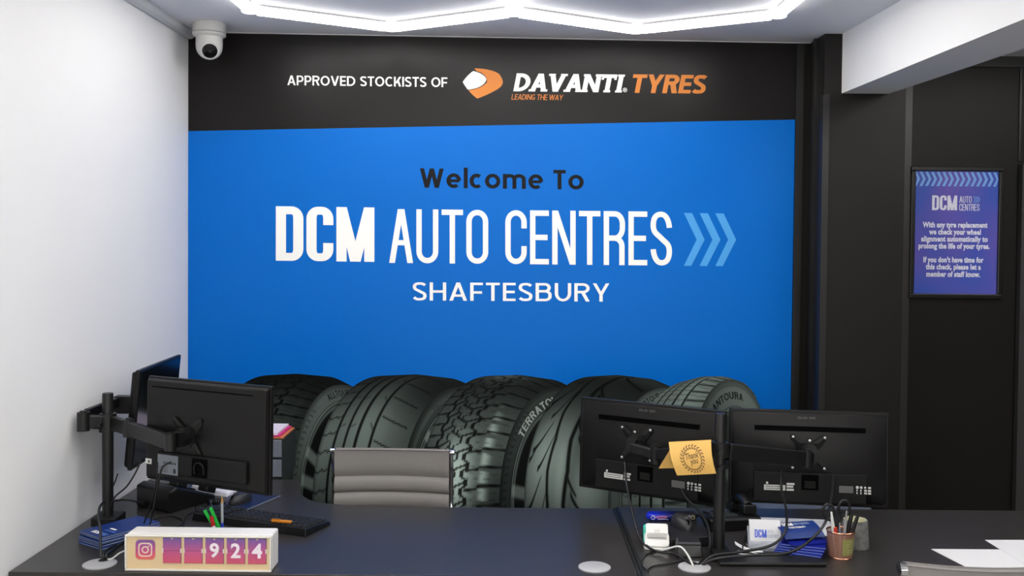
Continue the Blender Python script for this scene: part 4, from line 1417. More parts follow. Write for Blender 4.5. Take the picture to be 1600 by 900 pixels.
# stack beside the left pole (long side runs away from the camera)
c0 = (D(125, 846) + D(243, 832)) / 2 + Vector((.012, -.01, 0))
va, vb_ = D(160, 856), D(243, 832)
yaw = math.atan2(vb_.y - va.y, vb_.x - va.x)
def cover_text(t, fc, z):
    mb = MB()
    wd, polys = text_polys('DCM', BOLD, .05)
    for i, q in enumerate(polys):
        pts = [(-.086 + (1 - b_) * .0 + b_ * .018, .022 - a_ / wd * .036, z + i * 1e-6) for a_, b_ in q]
        n_ = (Vector(pts[1]) - Vector(pts[0])).cross(Vector(pts[2]) - Vector(pts[1]))
        mb.poly(pts if n_.z > 0 else pts[::-1])
    mb.build('lettering', m_pw, fc)
    MB().box(-.086, -.080, -.050, -.020, z - .0002, z).build('lettering', mat('print_mid', (90, 130, 200), .5, var=0), fc)
    MB().box(-.076, -.070, -.050, -.020, z - .0002, z).build('lettering', mat('print_mid', (0, 0, 0)), fc)
    MB().box(-.050, -.046, -.048, .004, z - .0002, z).build('lettering', mat('print_mid', (0, 0, 0)), fc)
    MB().box(-.034, -.026, -.026, .004, z - .0002, z).build('lettering', m_pw, fc)
zz = DESK
N_L = 6
names6 = ['bottom', 'second from the bottom', 'third from the bottom', 'third from the top', 'second from the top', 'topmost']
for k in range(N_L):
    dz = .0062
    leaflet('navy blue leaflet, %s of the stack beside the left monitor pole' % names6[k], (c0.x + random.uniform(-.006, .006), c0.y + random.uniform(-.006, .006), zz), yaw + R(random.uniform(-3, 3)) + (R(-4) if k == N_L - 1 else 0), .118, .205, .0055, 'navy leaflets by the left pole', m_bro, text=cover_text if k == N_L - 1 else None)
    zz += dz

# fan of blue leaflets right of the card holder
cc_ = D(1262, 876)
names8 = ['lowest', 'second lowest', 'third lowest', 'fourth lowest', 'fifth lowest', 'sixth lowest']
zz = DESK
for k in range(6):
    leaflet('royal blue leaflet, %s in the fanned pile beside the copper pen cup' % names8[k], (cc_.x - .012 + .004 * k, cc_.y + .052 + .005 * k, zz), R(-30 + 2.5 * k), .105, .135, .0056, 'royal blue leaflets by the pen cup', m_bro2)
    zz += .0062
def fan_text(t, fc, z):
    pass
# top leaflet standing open: its cover leans back
tl = thing('leaflet', 'open navy leaflet with white lettering on top of the fanned blue pile', 'leaflet', (cc_.x + .006, cc_.y + .075, zz + .001), (0, 0, R(14)), 'royal blue leaflets by the pen cup')
n = 8
def flap(name, m, y0, z0, y1, z1, w0, sag):
    vs, fs = [], []
    for k in range(n + 1):
        u = k / n
        y, z = y0 + (y1 - y0) * u, z0 + (z1 - z0) * u + sag * math.sin(math.pi * u)
        for dz in (0, .0009):
            vs += [(-w0 / 2, y, z + dz), (w0 / 2, y, z + dz)]
    for k in range(n):
        a_ = k * 4
        fs += [(a_, a_ + 4, a_ + 5, a_ + 1), (a_ + 2, a_ + 3, a_ + 7, a_ + 6), (a_, a_ + 2, a_ + 6, a_ + 4), (a_ + 1, a_ + 5, a_ + 7, a_ + 3)]
    fs += [(0, 1, 3, 2), (n * 4, n * 4 + 2, n * 4 + 3, n * 4 + 1)]
    return MB().add(vs, fs).build(name, m, tl)
flap('back_cover', m_bro2, -.045, .0, .05, .004, .125, .004)
fcv = flap('front_cover', m_bro, -.02, .012, .055, .040, .135, .006)
MB().hexa([(-.06, .02, .0), (.06, .02, .0), (.06, .045, .0), (-.06, .045, .0)], [(-.06, .04, .03), (.06, .04, .03), (.06, .047, .034), (-.06, .047, .034)]).build('pages', m_bro2, tl)
def slope_text(txt, st, track, x0, x1, v0, v1, m):
    wd, polys = text_polys(txt, st, track)
    mb = MB()
    def f(a_, b_):
        u = v0 + (v1 - v0) * b_
        return Vector((x0 + (x1 - x0) * a_ / wd, -.02 + .075 * u, .012 + .028 * u + .006 * math.sin(math.pi * u) + .0018))
    for i, q in enumerate(polys):
        pts = [f(*p_) for p_ in q]
        nn = (pts[1] - pts[0]).cross(pts[2] - pts[1])
        mb.poly(pts if nn.z > 0 else pts[::-1])
    mb.build('lettering', m, fcv)
slope_text('DCM', BOLD, .05, -.050, -.012, .66, .90, m_pw)
slope_text('AUTO CENTRES', THIN, .07, -.008, .045, .70, .86, mat('print_pale', (170, 186, 220), .5, var=0))
slope_text('SHAFTESBURY', GEO, .1, -.035, .022, .48, .58, m_pw)

# ================================================================ left desk phone, white device, mat, mouse, keyboard
m_ph = mat('phone_black', (17, 17, 18), .32, var=.04)
m_key = mat('key_black', (34, 34, 37), .45, var=.05)
def phone(label, loc, yaw, sc=1.0, hz=1.0):
    t = thing('desk_phone', label, 'phone', loc, (0, 0, yaw), 'black desk phones')
    pr = [(-.10, 0), (.10, 0), (.10, .022 + .053 * hz), (.07, .022 + .063 * hz), (-.10, .022)]
    vs = [(x, y * sc, z) for x in (-.09, .09) for y, z in pr]
    n = len(pr)
    MB().add(vs, [tuple(range(n - 1, -1, -1)), tuple(range(n, 2 * n))] + [(i, (i + 1) % n, n + (i + 1) % n, n + i) for i in range(n)][::1]).build('body', m_ph, t, bev=.006)
    sl = math.atan2(.063 * hz, .17 * sc)
    Rm = Matrix.Rotation(sl, 3, 'X')
    f = lambda x, v, h: Vector((x, -.10 * sc, .022)) + Rm @ Vector((0, v * sc, h)) + Vector((0, 0, 0))
    hs = MB()
    hs.tube([f(-.058, .015, .028), f(-.058, .05, .046), f(-.058, .10, .048), f(-.058, .155, .028)], .017, 10)
    hs.cbox(f(-.058, .018, .018), (.046, .045, .03), Rm)
    hs.cbox(f(-.058, .152, .018), (.046, .045, .03), Rm)
    hs.build('handset', m_ph, t, bev=.004, smooth=True)
    MB().cbox(f(.03, .145, .002), (.09, .045, .004), Rm).build('display', mat('lcd_grey', (58, 66, 66), .2, var=0), t)
    for r_ in range(4):
        for c_ in range(3):
            MB().cbox(f(.0 + c_ * .026, .03 + r_ * .023, .003), (.018, .014, .007), Rm).build('button', m_key, t, bev=.002)
    return t
pp = D(258, 800)
phone('black desk phone with coiled cord behind the left monitor', (pp.x, pp.y + .11, DESK), R(148))
def coil(name, label, a_, b_, turns, r, thick, sag=.0):
    pts = []
    a_, b_ = Vector(a_), Vector(b_)
    d = (b_ - a_)
    s_ = d.normalized().cross(Vector((0, 0, 1))).normalized()
    N = turns * 10
    for k in range(N + 1):
        u = k / N
        c = a_ + d * u + Vector((0, 0, r + thick + sag * math.sin(math.pi * u)))+ s_ * .03 * math.sin(math.pi * 2 * u)
        t_ = 2 * math.pi * u * turns
        pts.append(c + s_ * r * math.cos(t_) + Vector((0, 0, r * math.sin(t_))))
    return tag(MB().tube(pts, thick, 5, smooth=0).build(name, mat('cord_black', (16, 16, 16), .4, var=0), None, smooth=True), label, 'cord')
pa_, pb2 = D(306, 801), D(349, 789)
coil('coiled_cord', 'black coiled telephone cord lying before the white device', (pa_.x, pa_.y, DESK), (pb2.x, pb2.y, DESK), 22, .010, .0022)
# white flat device
p0 = D(330, 774)
t = thing('white_device', 'flat white plastic device under the left monitor edge', 'device', (p0.x, p0.y + .03, DESK), (0, 0, R(-18)))
mw2 = mat('device_white', (214, 212, 222), .35, var=.02)
MB().hexa([(-.082, -.035, 0), (.082, -.035, 0), (.082, .04, 0), (-.082, .04, 0)], [(-.074, -.028, .034), (.080, -.028, .014), (.080, .036, .014), (-.074, .036, .034)]).build('body', mw2, t, bev=.004)
for x in (-.045, -.022):
    MB().lathe([(.006, .026), (.006, .040), (0, .041)], 12, (x, -.01, 0)).build('knob', mw2, t, smooth=True)
# dark blue mat
q = [D(352, 789), D(386, 797.5), D(438, 776), D(404, 768), D(360, 768)]
cm = sum(q, Vector()) / 5
t = thing('desk_mat', 'dark blue sheet lying under the mouse behind the keyboard', 'desk mat', (cm.x, cm.y, DESK), world=True)
ar = [(v.x, v.y) for v in q]
MB().prism(ar, XY, DESK + .0002, DESK + .002).build('sheet', mat('mat_navy', (14, 34, 74), .3, var=.05), t)
e0, e1_ = q[1], q[2]
MB().bar((e0.x, e0.y, DESK + .0026), (e1_.x, e1_.y, DESK + .0026), .003, .0012).build('edge', mat('mat_edge', (150, 156, 170), .4, var=0), t)
def mouse(label, loc, yaw):
    t = thing('computer_mouse', label, 'mouse', loc, (0, 0, yaw), 'black computer mice')
    vs, fs = [], []
    nu, nv = 14, 18
    for i in range(nu + 1):
        ph = math.pi / 2 * i / nu
        for k in range(nv):
            th = 2 * math.pi * k / nv
            r_ = math.cos(ph) ** .6
            x = .031 * r_ * math.cos(th) * (1 - .12 * math.sin(th) * 1)
            y = .056 * r_ * math.sin(th)
            z = .036 * math.sin(ph) ** .8 * (1 - .18 * math.sin(th) * r_)
            vs.append((x, y, z))
    for i in range(nu):
        for k in range(nv):
            fs.append((i * nv + k, i * nv + (k + 1) % nv, (i + 1) * nv + (k + 1) % nv, (i + 1) * nv + k))
    fs.append(tuple(range(nv - 1, -1, -1)))
    MB().add(vs, fs).build('shell', m_key, t, smooth=True)
    MB().cyl((-.004, .026, .034), (.004, .026, .034), .007, n=14).build('scroll_wheel', m_grom if False else mat('wheel_grey', (70, 70, 72), .5, var=0), t, smooth=True)
    MB().box(-.0008, .0008, .010, .050, .018, .0325).build('button_seam', m_slot, t)
    return t
p0 = D(371, 789)
mouse('black computer mouse on the dark blue sheet', (p0.x, p0.y + .03, DESK + .0022), R(160))
# keyboard
ka, kb, kc = D(340, 795), D(522, 821), D(480, 837)
kyaw = math.atan2(kb.y - ka.y, kb.x - ka.x)
KL = .455
kd = .145
kcen = (ka + kb) / 2 + Vector((math.sin(kyaw), -math.cos(kyaw), 0)) * kd / 2
t = thing('keyboard', 'black keyboard lying behind the counter display', 'keyboard', (kcen.x, kcen.y, DESK), (0, 0, kyaw + math.pi))
MB().hexa([(-KL / 2, -kd / 2, 0), (KL / 2, -kd / 2, 0), (KL / 2, kd / 2, 0), (-KL / 2, kd / 2, 0)], [(-KL / 2 + .003, -kd / 2 + .003, .014), (KL / 2 - .003, -kd / 2 + .003, .014), (KL / 2 - .003, kd / 2 - .003, .026), (-KL / 2 + .003, kd / 2 - .003, .026)]).build('case', m_ph, t, bev=.003)
kbm = MB()
for r_ in range(6):
    y = -kd / 2 + .014 + r_ * .0205
    z = .0145 + (y + kd / 2) / kd * .012
    x = -KL / 2 + .008
    while x < KL / 2 - .018:
        w_ = .0172
        if r_ == 0 and abs(x + .06) < .012:
            w_ = .11
        if not (abs(x - .085) < .006 or abs(x - .150) < .004):
            kbm.hexa([(x, y, z), (x + w_, y, z), (x + w_, y + .0175, z + .0014), (x, y + .0175, z + .0014)], [(x + .002, y + .002, z + .007), (x + w_ - .002, y + .002, z + .007), (x + w_ - .002, y + .0155, z + .0084), (x + .002, y + .0155, z + .0084)])
        x += w_ + .0022
kbm.build('keys', m_key, t)['kind'] = 'stuff'
for (pxa, pya, pxb, pyb, lab) in ((425, 813.5, 462, 816.5, 'orange pen lying across the keyboard keys'),):
    A_, B_ = at_z(pxa, pya, DESK + .035), at_z(pxb, pyb, DESK + .035)
    t = thing('orange_pen', lab, 'pen', (A_.x, A_.y, A_.z), world=True)
    m_or = mat('pen_orange', (214, 130, 30), .4, var=.05)
    u_ = (B_ - A_)
    MB().cyl(A_, A_ + u_ * .85, .0055, n=10).build('barrel', m_or, t, smooth=True)
    MB().cyl(A_ + u_ * .85, B_, .0055, .001, n=10).build('tip', mat('pen_black', (18, 18, 18), .4, var=0), t, smooth=True)
    MB().bar(A_ + u_ * .02 + Vector((0, -.002, .007)), A_ + u_ * .35 + Vector((0, -.002, .007)), .003, .002).build('clip', m_or, t)

# pot behind the counter with a pen, a green clip and a marker
p0 = Vector((at_y(340, 850, 2.90).x, 2.915, DESK))
t = thing('pen_pot', 'small clear pot hidden behind the counter display', 'pen pot', (p0.x, p0.y, DESK))
MB().lathe([(.026, 0), (.030, .055), (.0285, .055), (.0245, .003), (0, .003)], 28).build('cup', clear_mat('pot_clear', (190, 195, 200), .1, .5), t, smooth=True)
MB().lathe([(.0302, .050), (.0315, .053), (.0302, .056), (.0285, .053)], 28, cap=False).build('rim', mat('pot_rim', (150, 154, 158), .3, var=0), t, smooth=True)
def upright_pen(name, label, base, tip, r, parts, group=None, cat='pen'):
    base, tip = Vector(base), Vector(tip)
    t = thing(name, label, cat, base, world=True, group=group)
    d = tip - base
    for nm, f0, f1, r0, r1, m in parts:
        MB().cyl(base + d * f0, base + d * f1, r * r0, r * r1, n=12).build(nm, m, t, smooth=True)
    return t
m_clr = mat('pen_clear', (170, 172, 178), .25, var=0)
m_ora = mat('pen_amber', (190, 140, 60), .3, var=0)
m_pbl = mat('pen_blue', (40, 60, 190), .4, var=0)
tp = at_y(347, 774, 2.92)
upright_pen('ballpoint_pen', 'clear ballpoint pen standing tip up behind the counter display', (p0.x + .010, p0.y, DESK + .004), tp, .0042, (('barrel', 0, .35, 1, 1, m_clr), ('ink_band', .35, .47, 1.05, 1.05, m_pbl), ('barrel', .47, .86, 1, .95, m_clr), ('cone', .86, .97, .95, .4, m_ora), ('ball_tip', .97, 1, .4, .15, m_screw)))
g0 = at_y(342, 822, 2.91)
g1 = at_y(329, 793, 2.90)
t = thing('peg_clip', 'bright green plastic peg leaning behind the counter display', 'clip', (g0.x, 2.91, g0.z - .03), world=True)
m_grn = mat('peg_green', (24, 180, 60), .4, var=.03)
dv = Vector((g1.x - g0.x, 0, g1.z - g0.z))
MB().bar(g0 - dv * .9, g1, .012, .010).build('jaw', m_grn, t, bev=.002)
MB().bar(g0 - dv * .9 + Vector((-.004, 0, -.004)), g1 + Vector((-.018, 0, -.008)), .012, .009).build('jaw', m_grn, t, bev=.002)
MB().cyl(g0 + dv * .35 + Vector((-.008, -.009, 0)), g0 + dv * .35 + Vector((-.008, .009, 0)), .006, n=14).build('spring', m_screw, t, smooth=True)
l0, l1 = at_y(337, 824, 2.888), at_y(330, 807, 2.888)
l0.z -= .03
upright_pen('marker_pen', 'red and white marker leaning beside the green peg', l0, l1, .0058, (('barrel', 0, .55, 1, 1, mat('marker_white', (222, 220, 216), .4, var=0)), ('band', .55, .7, 1.03, 1.03, mat('marker_red', (190, 26, 34), .4, var=0)), ('cap', .7, 1, 1, .9, mat('marker_red', (0, 0, 0)))))

# drawer tower with paper on top, at the far end of the corner desk
dp_ = at_z(442, 748, DESK)
dz1 = at_y(440, 686, dp_.y).z
t = thing('drawer_tower', 'grey desktop drawer tower half hidden behind the left monitor', 'drawers', (dp_.x - .14, dp_.y, DESK), world=True)
x1_, x0_ = dp_.x, dp_.x - .27
y0_ = dp_.y
m_dr = mat('drawer_front', (116, 120, 132), .3, var=.04)
hb_ = dz1 - DESK
yb_ = min(y0_ + .26, far + .22)
MB().box(x0_, x1_, y0_ + .006, y0_ + .22, DESK, dz1).build('body', mat('drawer_body', (30, 32, 36), .4, var=.03), t)
for k in range(2):
    z0 = DESK + .006 + k * hb_ / 2
    dr = MB().box(x0_ + .006, x1_ - .006, y0_, y0_ + .006, z0, z0 + hb_ / 2 - .010).build('drawer', m_dr, t, bev=.002)
    MB().box(x0_ + .10, x1_ - .10, y0_ - .008, y0_, z0 + .02, z0 + .03).build('handle', m_dr, dr)
for k, (nm, col, lab, h_) in enumerate((('paper_block', (206, 120, 70), 'orange paper pad on the drawer tower', .006), ('paper_sheet', (206, 40, 120), 'pink paper stack on the drawer tower', .006), ('paper_pile', (226, 214, 226), 'white paper pile topmost on the drawer tower', .008))):
    z0 = dz1 + .001 + k * .0068
    pt = MB().box(x0_ + .02, x1_ - .0 - .012 * k, y0_ + .004, y0_ + .2, z0, z0 + h_).build(nm, mat(nm + '_colour', col, .6, var=.03))
    tag(pt, lab, 'paper', 'papers on the drawer tower')

# ================================================================ things on the right desk
m_wp = mat('reader_white', (232, 231, 226), .4, var=.02)
m_teal = mat('reader_teal', (40, 170, 150), .4, var=.02)
m_pap = mat('paper_white', (222, 222, 224), .6, var=.015)
# card reader in its dock
p0 = D(1028, 861)
t = thing('card_reader', 'white and teal card reader standing in a white dock', 'card reader', (p0.x, p0.y + .03, DESK), (0, 0, R(-4)))
t.scale = (.95, .95, .74)
MB().prism(rrect(.084, .060, .018, 6), XY, 0, .012).build('dock_base', m_wp, t, bev=.004)
Rt = Matrix.Rotation(R(-24), 3, 'X')
f = lambda a_, b_, h: Vector((0, -.018, .010)) + Rt @ Vector((a_, -h, b_))
MB().prism(rrect(.080, .060, .016, 6, 0, .030), f, -.012, .012).build('dock_cradle', m_wp, t, bev=.004)
rd = MB().prism(rrect(.078, .078, .012, 6, -.004, .052), f, -.012, .004).build('reader_back', m_teal, t, bev=.002)
MB().prism(rrect(.072, .066, .008, 6, .001, .060), f, .004, .012).build('reader_front', m_wp, t, bev=.003)
MB().prism(rrect(.060, .003, .001, 2, .001, .036), f, .0121, .0125).build('reader_line', mat('line_grey', (120, 120, 120), .5, var=0), t)
vs, fs = text_mesh('))))', .014, bold=.0002)
MB().add([f(a_ + .001, b_ + .060, .0124) for a_, b_ in vs], fs).build('contactless_mark', mat('mark_grey', (180, 180, 178), .5, var=0), t)

# flat black box with the mouse and the printed case on it
q = [D(1010, 828), D(1104, 842), D(1112, 838), D(1085, 812), D(1014, 812)]
bx = thing('black_box', 'flat black box under the mouse left of the monitor pole', 'box', (.60, 3.2, DESK), world=True)
A_, B_, C_, D_ = D(1048, 858), D(1108, 854), D(1093, 823), D(1014, 826)
zb = DESK + .032
MB().hexa([(v.x, v.y, DESK + .0005) for v in (A_, B_, C_, D_)], [(v.x, v.y, zb - .004) for v in (A_, B_, C_, D_)]).build('body', mat('box_black', (22, 22, 25), .4, var=.04), bx, bev=.003)
lid = [Vector((v.x, v.y, 0)) for v in (A_, B_, C_, D_)]
lc_ = sum(lid, Vector()) / 4
lid = [lc_ + (v - lc_) * 1.03 for v in lid]
MB().hexa([(v.x, v.y, zb - .004) for v in lid], [(v.x, v.y, zb) for v in lid]).build('lid', mat('box_lid', (34, 34, 39), .35, var=.04), bx, bev=.002)
p0 = at_z(1068, 826, zb)
mouse('black computer mouse on the flat black box near the pole', (p0.x, p0.y + .02, zb), R(195))
p0 = at_z(1052, 816, zb)
t = thing('printed_case', 'blue rounded case printed with white doodles behind the mouse', 'case', (p0.x, p0.y + .035, zb), (0, 0, R(2)))
gm2 = grad_mat('case_print', [(0, (20, 40, 200)), (.3, (18, 30, 130)), (.6, (14, 18, 44)), (1, (34, 34, 36))], 0, -.08, .08, .3)
MB().prism(rrect(.168, .05, .024, 6), XY, 0, .022).build('shell', gm2, t, bev=.009, seg=3)
m_dood = mat('doodle_white', (214, 214, 224), .4, var=0)
for (x, rr, mm) in ((-.066, .006, m_dood), (.052, .005, m_dood), (.066, .0055, mat('doodle_yellow', (190, 180, 130), .4, var=0))):
    pts = [(x + rr * math.cos(2 * math.pi * k / 16), -.0245 - .0, .012 + rr * math.sin(2 * math.pi * k / 16)) for k in range(16)]
    MB().tube(pts, .0011, 5, smooth=0, closed=True).build('doodle', mm, t)
MB().tube([(-.058, -.0245, .013), (-.04, -.0247, .016), (-.02, -.0247, .014), (-.036, -.0247, .010), (-.058, -.0245, .012)], .0010, 5).build('doodle', mat('doodle_pink', (214, 120, 150), .4, var=0), t)
MB().tube([(-.05, -.0247, .006), (-.03, -.0247, .007), (-.014, -.0247, .005)], .0010, 5).build('doodle', m_dood, t)
# black webcam-like box in front of the flat box
p0 = D(1078, 872)
t = thing('cable_box', 'small black box with a sloping face just behind the grommet', 'box', (p0.x, p0.y + .02, DESK), (0, 0, R(-2)))
MB().hexa([(-.040, -.02, 0), (.040, -.02, 0), (.040, .03, 0), (-.040, .03, 0)], [(-.037, -.012, .036), (.037, -.012, .036), (.037, .026, .040), (-.037, .026, .040)]).build('body', m_ph, t, bev=.004)
MB().hexa([(-.038, -.013, .036), (.038, -.013, .036), (.036, .027, .040), (-.036, .027, .040)], [(-.034, -.010, .045), (.034, -.010, .045), (.032, .022, .050), (-.032, .022, .050)]).build('lid', mat('box_lid', (0, 0, 0)), t, bev=.003)
# second desk phone, behind the pole
p0 = D(1146, 833)
phone('black desk phone right of the pole on the right desk', (p0.x, p0.y + .10, DESK), R(190), .8, .35)
p0 = D(1149, 806)
t = thing('stamp_pad', 'small red box behind the right desk phone', 'box', (p0.x, p0.y - .02, DESK), (0, 0, R(-15)))
mrd = mat('pad_red', (178, 26, 44), .45, var=.04)
MB().box(-.024, .024, -.03, .03, 0, .014).build('base', mrd, t, bev=.002)
MB().box(-.025, .025, -.031, .031, .0145, .022).build('lid', mrd, t, bev=.003)
# loose white paper behind the card holder
q = [D(1180, 834), D(1304, 838), D(1296, 813), D(1240, 811), D(1166, 808)]
mb = MB().prism([(v.x, v.y) for v in q], XY, DESK + .0004, DESK + .002)
tag(mb.build('paper_sheet', m_pap), 'white paper sheet lying behind the business card holder', 'paper', 'loose paper sheets')
# black letter tray that carries the card holder
q = [D(1160, 872), D(1236, 872), D(1232, 838), D(1168, 838)]
t = thing('desk_tray', 'low black tray under the business card holder', 'tray', (.84, 3.05, DESK), world=True)
m_tr = mat('tray_black', (15, 15, 16), .35, var=.04)
MB().prism([(v.x, v.y) for v in q], XY, DESK + .0022, DESK + .006).build('base', m_tr, t)
for i in range(4):
    a_, b_ = q[i], q[(i + 1) % 4]
    hgt = (.012, .02, .034, .03)[i]
    MB().bar((a_.x, a_.y, DESK + .005 + hgt / 2), (b_.x, b_.y, DESK + .005 + hgt / 2), .003, hgt).build('side', m_tr, t)
# business card holder
p0 = at_z(1199, 862, DESK + .006)
t = thing('card_holder', 'clear holder of white business cards with blue lettering', 'card holder', (p0.x, p0.y + .035, DESK + .0062), (0, 0, R(-4)))
m_ac = clear_mat('holder_acrylic', (210, 214, 226), .08, .35)
MB().box(-.052, .052, -.03, .03, 0, .004).build('base', m_ac, t)
Rt = Matrix.Rotation(R(-16), 3, 'X')
f2 = lambda a_, b_, h: Vector((0, -.018, .004)) + Rt @ Vector((a_, -h, b_))
MB().prism([(-.052, 0), (.052, 0), (.052, .022), (-.052, .022)], f2, .006, .009).build('front_lip', m_ac, t)
MB().prism([(-.052, 0), (.052, 0), (.052, .066), (-.052, .066)], f2, -.012, -.009).build('back_plate', m_ac, t)
for s in (-1, 1):
    MB().prism([(s * .0505 - .0015, 0), (s * .0505 + .0015, 0), (s * .0505 + .0015, .05), (s * .0505 - .0015, .05)], f2, -.009, .006).build('side', m_ac, t)
cards = thing('business_cards', 'white business cards with blue lettering in the clear holder', 'cards', (p0.x, p0.y + .035, DESK + .0062), (0, 0, R(-4)))
for k in range(4):
    h0 = -.008 + k * .0034
    cd_ = MB().prism([(-.047, .014), (.047, .014), (.047, .074 + (.0 if k == 3 else .012)), (-.047, .074 + (.0 if k == 3 else .012))], f2, h0, h0 + .003).build('card', m_pap, cards)
def tilt_line(txt, st, tr, x0, x1, z0, cap, h, m, parent):
    wd, polys = text_polys(txt, st, tr)
    mb = MB()
    for i, q_ in enumerate(polys):
        pts = [f2(x0 + (x1 - x0) * a_ / wd, z0 + b_ * cap, h + i * 1e-5) for a_, b_ in q_]
        nn = (Vector(pts[1]) - Vector(pts[0])).cross(Vector(pts[2]) - Vector(pts[1]))
        mb.poly(pts if nn.y < 0 else pts[::-1])
    mb.build('lettering', m, parent)
m_cb = mat('card_blue', (70, 96, 200), .5, var=0)
m_cg = mat('card_grey', (160, 170, 190), .5, var=0)
tilt_line('DCM', BOLD, .05, -.032, .004, .032, .024, .0056, m_cb, cd_)
tilt_line('AUTO', THIN, .06, .007, .025, .046, .010, .0056, m_cg, cd_)
tilt_line('CENTRES', THIN, .06, .007, .040, .032, .010, .0056, m_cg, cd_)
# folded white card lying before it
p0 = D(1172, 872)
t = thing('folded_card', 'small folded white card lying among the cables beside the pole', 'card', (p0.x, p0.y + .01, DESK + .0125), (0, 0, R(-8)))
vs, fs = [], []
n = 8
for k in range(n + 1):
    u = k / n
    x = -.042 + .084 * u
    z = .026 * (1 - u) ** 2
    for y in (-.012, .022):
        vs += [(x, y, z), (x, y, z + .001)]
for k in range(n):
    a_ = k * 4
    fs += [(a_, a_ + 2, a_ + 6, a_ + 4), (a_ + 1, a_ + 5, a_ + 7, a_ + 3), (a_, a_ + 4, a_ + 5, a_ + 1), (a_ + 2, a_ + 3, a_ + 7, a_ + 6)]
MB().add(vs, fs).build('upper_leaf', m_pap, t)
MB().box(-.034, .036, -.018, .016, .0, .0012).build('lower_leaf', m_pap, t)
# copper mesh pen cup
p0 = D(1318, 875)
t = thing('pen_cup', 'copper mesh pen cup full of pens and scissors', 'pen cup', (p0.x, p0.y + .03, DESK))
cupz = at_y(1318, 828, p0.y + .03).z - DESK
mcu = bpy.data.materials.new('copper_mesh')
mcu.use_nodes = True
nt = mcu.node_tree
b_ = nt.nodes['Principled BSDF']
b_.inputs['Base Color'].default_value = srgb((172, 126, 106))
b_.inputs['Metallic'].default_value = .3
b_.inputs['Roughness'].default_value = .38
m_cop = mat('copper_rim', (222, 158, 130), .25, metal=.9, var=.03)
m_cop2 = mcu
r0, r1 = .034, .0405
cyl_prof = [(r0, .004), (r1, cupz - .003)]
# mesh wall: crossing wires
NW = 64
cell = MB()
rows = 34
vs, fs = [], []
for i in range(rows + 1):
    z = .004 + (cupz - .008) * i / rows
    r_ = r0 + (r1 - r0) * i / rows
    for k in range(NW):
        a_ = 2 * math.pi * (k + .5 * (i % 2)) / NW
        vs.append((r_ * math.cos(a_), r_ * math.sin(a_), z))
wire = MB()
for i in range(rows):
    for k in range(NW):
        lo = Vector(vs[i * NW + k])
        for kk_ in ((k, (k - 1) % NW) if i % 2 == 0 else ((k + 1) % NW, k)):
            hi = Vector(vs[(i + 1) * NW + kk_])
            mid = (lo + hi) / 2
            nr = Vector((mid.x, mid.y, 0)).normalized()
            sd = (hi - lo).normalized().cross(nr) * .00075
            wire.poly([lo - sd, lo + sd, hi + sd, hi - sd])
ws = wire.build('mesh_wall', m_cop2, t)
ws['kind'] = 'stuff'
MB().lathe([(r1 - .0012, cupz - .004), (r1 + .001, cupz - .004), (r1 + .0018, cupz - .001), (r1, cupz + .001), (r1 - .0015, cupz - .001)], 36, cap=False).build('rim', m_cop, t, smooth=True)
MB().lathe([(0, .001), (r0 + .001, 0), (r0 + .0015, .003), (r0, .005), (0, .004)], 36).build('foot', m_cop, t, smooth=True)
lb = []
la0, la1 = R(-100), R(-20)
vs, fs = [], []
for i in range(9):
    a_ = la0 + (la1 - la0) * i / 8
    for z in (.014, cupz - .018):
        r_ = r0 + (r1 - r0) * z / cupz + .0012
        vs.append((r_ * math.cos(a_), r_ * math.sin(a_), z))
for i in range(8):
    fs.append((2 * i, 2 * i + 2, 2 * i + 3, 2 * i + 1))
lbo = MB().add(vs, fs).build('label', mat('label_olive', (148, 146, 84), .5, var=.08, nscale=90), t)
mb = MB()
for r_i, (z, l0_, l1_) in enumerate(((.055, -70, -40), (.048, -85, -35), (.041, -85, -30), (.030, -80, -35), (.024, -80, -35))):
    for a_i in range(8):
        a0_, a1_ = R(l0_ + (l1_ - l0_) * a_i / 8), R(l0_ + (l1_ - l0_) * (a_i + .7) / 8)
        rr = r0 + (r1 - r0) * z / cupz + .0016
        mb.poly([(rr * math.cos(a0_), rr * math.sin(a0_), z), (rr * math.cos(a1_), rr * math.sin(a1_), z), (rr * math.cos(a1_), rr * math.sin(a1_), z + .0018), (rr * math.cos(a0_), rr * math.sin(a0_), z + .0018)])
mb.build('label_print', mat('label_ink', (190, 190, 150), .5, var=0), lbo)['kind'] = 'stuff'
CUP = Vector((p0.x, p0.y + .03, DESK))
m_bk = mat('pen_black', (18, 18, 18), .4, var=0)
m_gr = mat('pen_grey', (150, 150, 154), .35, var=0)
m_wt = mat('pen_white', (218, 218, 214), .4, var=0)
m_rd = mat('pen_red', (206, 60, 44), .4, var=0)
def cup_pen(name, label, ox, px, py, r, cols, yo=0.0):
    tip = at_y(px, py, CUP.y + yo)
    base = CUP + Vector((ox, yo * .6, .006))
    upright_pen(name, label, base, tip, r, cols, 'pens in the copper cup')
cup_pen('marker_pen', 'white marker at the left side of the copper pen cup', -.014, 1299, 800, .0055, (('barrel', 0, .7, 1, 1, m_wt), ('cone', .7, 1, 1, .5, m_wt)), -.008)
cup_pen('marker_pen', 'black marker leaning right in the copper pen cup', .012, 1341, 804, .0052, (('barrel', 0, .6, 1, 1, m_bk), ('cap', .6, 1, 1.1, 1, m_bk)), -.006)
cup_pen('marker_pen', 'upright black marker right of centre in the copper pen cup', .010, 1331, 802, .0058, (('barrel', 0, .6, 1, 1, m_bk), ('cap', .6, 1, 1.1, 1, m_bk)), .010)
cup_pen('ballpoint_pen', 'silver grey ballpoint pen in the middle of the copper pen cup', .004, 1323, 798, .0046, (('barrel', 0, .8, 1, 1, m_gr), ('button', .8, 1, .6, .5, m_gr)), -.010)
